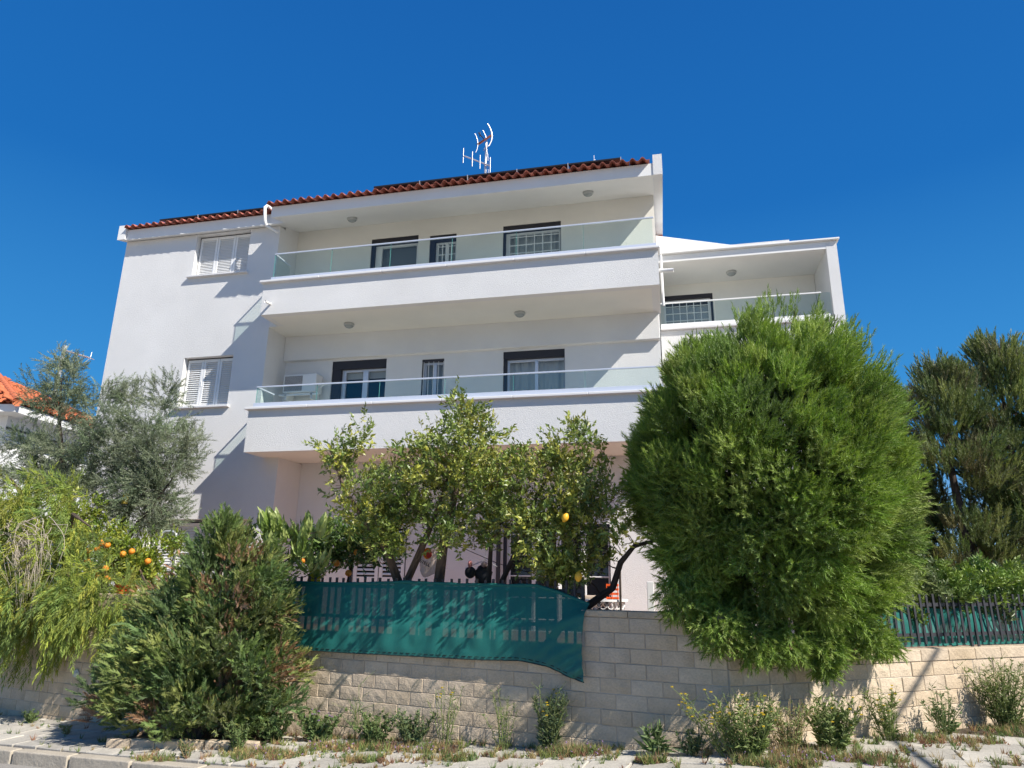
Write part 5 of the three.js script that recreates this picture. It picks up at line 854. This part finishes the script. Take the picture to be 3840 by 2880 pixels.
weed('large yellow flowered weed spreading in front of the wall corner', 0.62, -7.4, 0.55, 0.34, 38, weedMat.leafB, { flower: 0.3, w: 0.018, leaves: 15, basal: 50 });
weed('leaning yellow flowered weed stalks left of the corner weed', 0.42, -7.42, 0.62, 0.2, 9, weedMat.leafB, { flower: 1, leaves: 9, lean: [-0.55, 0.1] });
weed('bushy bright green weed at the foot of the right wall', 1.45, -7.85, 0.5, 0.3, 34, weedMat.leafB, { leaves: 18, basal: 90, flower: 0.1, w: 0.02 });
weed('dry straggly weed between the corner and the green bushy weed', 1.02, -7.75, 0.5, 0.25, 22, weedMat.leafB, { dry: 1, leaves: 7 });
weed('upright weed beside the slanting shadow on the right wall', 2.1, -8.45, 0.5, 0.22, 16, weedMat.leafB, { leaves: 13, flower: 0.2, basal: 20 });
weed('thin dark stemmed weed against the sunlit right wall', 2.75, -8.85, 0.46, 0.24, 16, weedMat.leafA, { leaves: 10, basal: 20 });
weed('tall feathery weed clump by the wall at the right edge', 3.55, -9.4, 0.72, 0.42, 44, weedMat.leafB, { leaves: 16, basal: 30 });
weed('dry grassy weed clump cut by the right picture edge', 4.1, -9.6, 0.6, 0.4, 30, weedMat.leafB, { dry: 1, leaves: 12 });
weed('dandelion like plant with jagged leaves in the wall shade', -0.25, -7.55, 0.28, 0.1, 5, weedMat.leafA, { leaves: 6, L: 0.12, w: 0.035, basal: 26, BL: 0.2, BW: 0.045 });
weed('low dark leafy weed between dandelion and corner weed', 0.1, -7.5, 0.26, 0.15, 8, weedMat.leafC, { leaves: 10, L: 0.05, w: 0.03, basal: 14 });
weed('dark bushy weed with tall flower stalk on the shaded wall', -1.35, -7.8, 0.62, 0.24, 24, weedMat.leafC, { leaves: 16, flower: 0.12, basal: 40, w: 0.016 });
weed('slender branching weed left of the dark bushy weed', -1.85, -7.9, 0.6, 0.24, 9, weedMat.leafA, { leaves: 11, L: 0.05, w: 0.01 });
weed('slender branching weed with tiny yellow flower mid wall', -2.55, -8.0, 0.62, 0.22, 9, weedMat.leafA, { leaves: 10, L: 0.05, w: 0.01, flower: 0.25 });
weed('leafy tangled weed below the middle of the net', -2.95, -8.05, 0.36, 0.3, 24, weedMat.leafC, { leaves: 12, L: 0.05, w: 0.03, basal: 40, BL: 0.09 });
weed('leafy tangled weed mass left of the middle', -3.45, -8.12, 0.34, 0.32, 24, weedMat.leafA, { leaves: 12, L: 0.05, w: 0.032, basal: 40, BL: 0.09 });
weed('round leaved mallow weed below the left end of the net', -4.2, -8.25, 0.36, 0.34, 26, weedMat.leafA, { leaves: 10, L: 0.06, w: 0.05, basal: 60, BL: 0.08, BW: 0.06, flower: 0.15, mauve: 1 });
weed('round leaved mallow weed touching the conifer shrub', -4.75, -8.2, 0.34, 0.28, 20, weedMat.leafA, { leaves: 10, L: 0.06, w: 0.05, basal: 60, BL: 0.08, BW: 0.06, flower: 0.2 });
weed('single tall grass stalk in front of the sun streaked wall', -3.72, -8.2, 0.62, 0.05, 3, weedMat.leafC, { leaves: 4, L: 0.2, w: 0.01 });
weed('thin weed sprouting beside the planting bed stones', -4.9, -7.7, 0.32, 0.16, 8, weedMat.leafA, { leaves: 9, L: 0.05, w: 0.03, basal: 14 });
weed('small dry weed on the pavement in front of the shrub', -5.3, -7.35, 0.22, 0.12, 8, weedMat.leafA, { leaves: 7, L: 0.045, dry: 1 });
weed('small green weed on the pavement near the left wall', -9.1, -9.0, 0.18, 0.14, 8, weedMat.leafA, { leaves: 7, L: 0.06, w: 0.03 });
weed('tiny dry weed on the slabs left of the shrub', -7.9, -8.4, 0.14, 0.12, 7, weedMat.leafB, { leaves: 6, L: 0.05, dry: 1 });
{
  // grass and low ground cover growing from the joints
  const tuft = [0, 1, 2].map(() => { const o = []; for (let i = 0; i < 16; i++) { const a = rr(0, 6.28), d = V(Math.cos(a) * rr(0.1, 0.8), 1, Math.sin(a) * rr(0.1, 0.8)); o.push(clean(placed(blade(rr(0.035, 0.10), 0.006), V(Math.cos(a) * 0.02 * rng(), 0, Math.sin(a) * 0.02 * rng()), d, rr(0, 6)))); } return mergeGeometries(o, false); });
  const broad = [0, 1].map(() => sprig({ len: 0.035, n: 9, L: 0.03, w: 0.018, ang: 1.1, stem: 0.0015 }));
  const g = new THREE.Group(); g.name = 'pavement_grass'; g.userData = { label: 'grass and low weeds growing in the pavement joints', category: 'grass', kind: 'stuff' }; scene.add(g);
  const greens = [[0.14, 0.19, 0.04], [0.19, 0.22, 0.05], [0.10, 0.16, 0.04]], dry = [[0.30, 0.22, 0.09], [0.36, 0.28, 0.12], [0.25, 0.14, 0.07], [0.22, 0.11, 0.06]];
  const A = [], Bl = [], step = 0.435, c = Math.cos(A10), s = Math.sin(A10);
  const dens = (x, z) => { const w = z - wallZ(x); let d = 0.06 + 0.45 * Math.max(0, noise.noise(x * 1.4, z * 2.2, 8)); if (x > -5 && x < -0.6) d += 0.16 * Math.exp(-w * 5); if (x > 0.2 && x < 2) d += 0.12; if (x > -7.5 && x < -5 && w > 0.9) d *= 0.6; if (x < -7) d *= 0.18; if (x > -0.6 && x < 0.2) d *= 0.35; return d; };
  for (let i = 0; i < 26000; i++) {
    const x = rr(-10.5, 5.2), z = rr(wallZ(x) + 0.02, Math.min(kerbZ(x) - 0.1, wallZ(x) + 2.3)); if (z > -6.3) continue;
    const lx = (x - CX) * c + (z - CZ) * s, lz = -(x - CX) * s + (z - CZ) * c, r = Math.floor((lz - 0.24) / step + 0.5), fx = Math.abs(((lx - (r & 1 ? step / 2 : 0)) / step + 1000.5) % 1 - 0.0), fz = Math.abs((lz - 0.24) / step + 0.5 - Math.floor((lz - 0.24) / step + 0.5)), jd = Math.min(Math.min(fx, 1 - fx), Math.min(fz, 1 - fz)) * step;
    const dn = dens(x, z); if (rng() > dn * (jd < 0.035 ? 2.2 : noise.noise(x * 2.3, z * 3.1, 1) > 0.25 ? 0.5 : 0.02)) continue;
    const isDry = noise.noise(x * 2.7, z * 2.7, 5) > 0.02 ? rng() < 0.65 : rng() < 0.25, p = V(x, groundY(x) - 0.004, z), d = V(rr(-0.3, 0.3), 1, rr(-0.3, 0.3));
    (rng() < 0.6 ? A : Bl).push([p, d, rr(0.5, 1.25), pick(isDry ? dry : greens)]);
  }
  for (const [x0, z0, rx, n] of [[-1.05, -7.62, 0.3, 200], [-2.3, -7.42, 0.22, 70], [-3.7, -7.85, 0.4, 150], [-4.45, -7.5, 0.4, 170], [-2.9, -7.8, 0.35, 100], [-3.2, -7.3, 0.2, 50], [-5.6, -7.2, 0.22, 60], [0.85, -7.2, 0.3, 180], [1.6, -7.5, 0.3, 150], [2.6, -8.45, 0.35, 90], [3.6, -9.1, 0.4, 90], [-0.3, -7.25, 0.13, 60], [1.1, -7.5, 0.25, 90]]) for (let i = 0; i < n; i++) { const a = rr(0, 6.28), r = Math.sqrt(rng()) * rx, x = x0 + Math.cos(a) * r * 1.3, z = Math.max(z0 + Math.sin(a) * r * 0.45, wallZ(x0) + 0.05); (rng() < 0.65 ? A : Bl).push([V(x, groundY(x) - 0.004, z), V(rr(-0.4, 0.4), 1, rr(-0.4, 0.4)), rr(0.6, 1.5), pick(rng() < 0.5 ? dry : greens)]); }
  scatter('grass_tufts', tuft, M.leafSoft, g, A); scatter('ground_cover', broad, M.leafSoft, g, Bl);
  const fl = []; for (const [x0, z0] of [[-1.05, -7.6], [-3.9, -7.75], [-4.3, -7.5], [0.9, -7.2], [1.2, -7.25], [-2.7, -7.6]]) for (let i = 0; i < 12; i++) { const x = x0 + rr(-0.4, 0.4); fl.push([V(x, groundY(x) + rr(0.04, 0.1), z0 + rr(-0.15, 0.15)), rdir(), rr(0.5, 0.9), lin(0.48, 0.30, 0.55)]); }
  scatter('mauve_flowers', [sprig({ len: 0.01, n: 5, L: 0.022, w: 0.016, ang: 1.2, stem: 0 })], M.leafSoft, g, fl);
}
renderer.render(scene, camera);
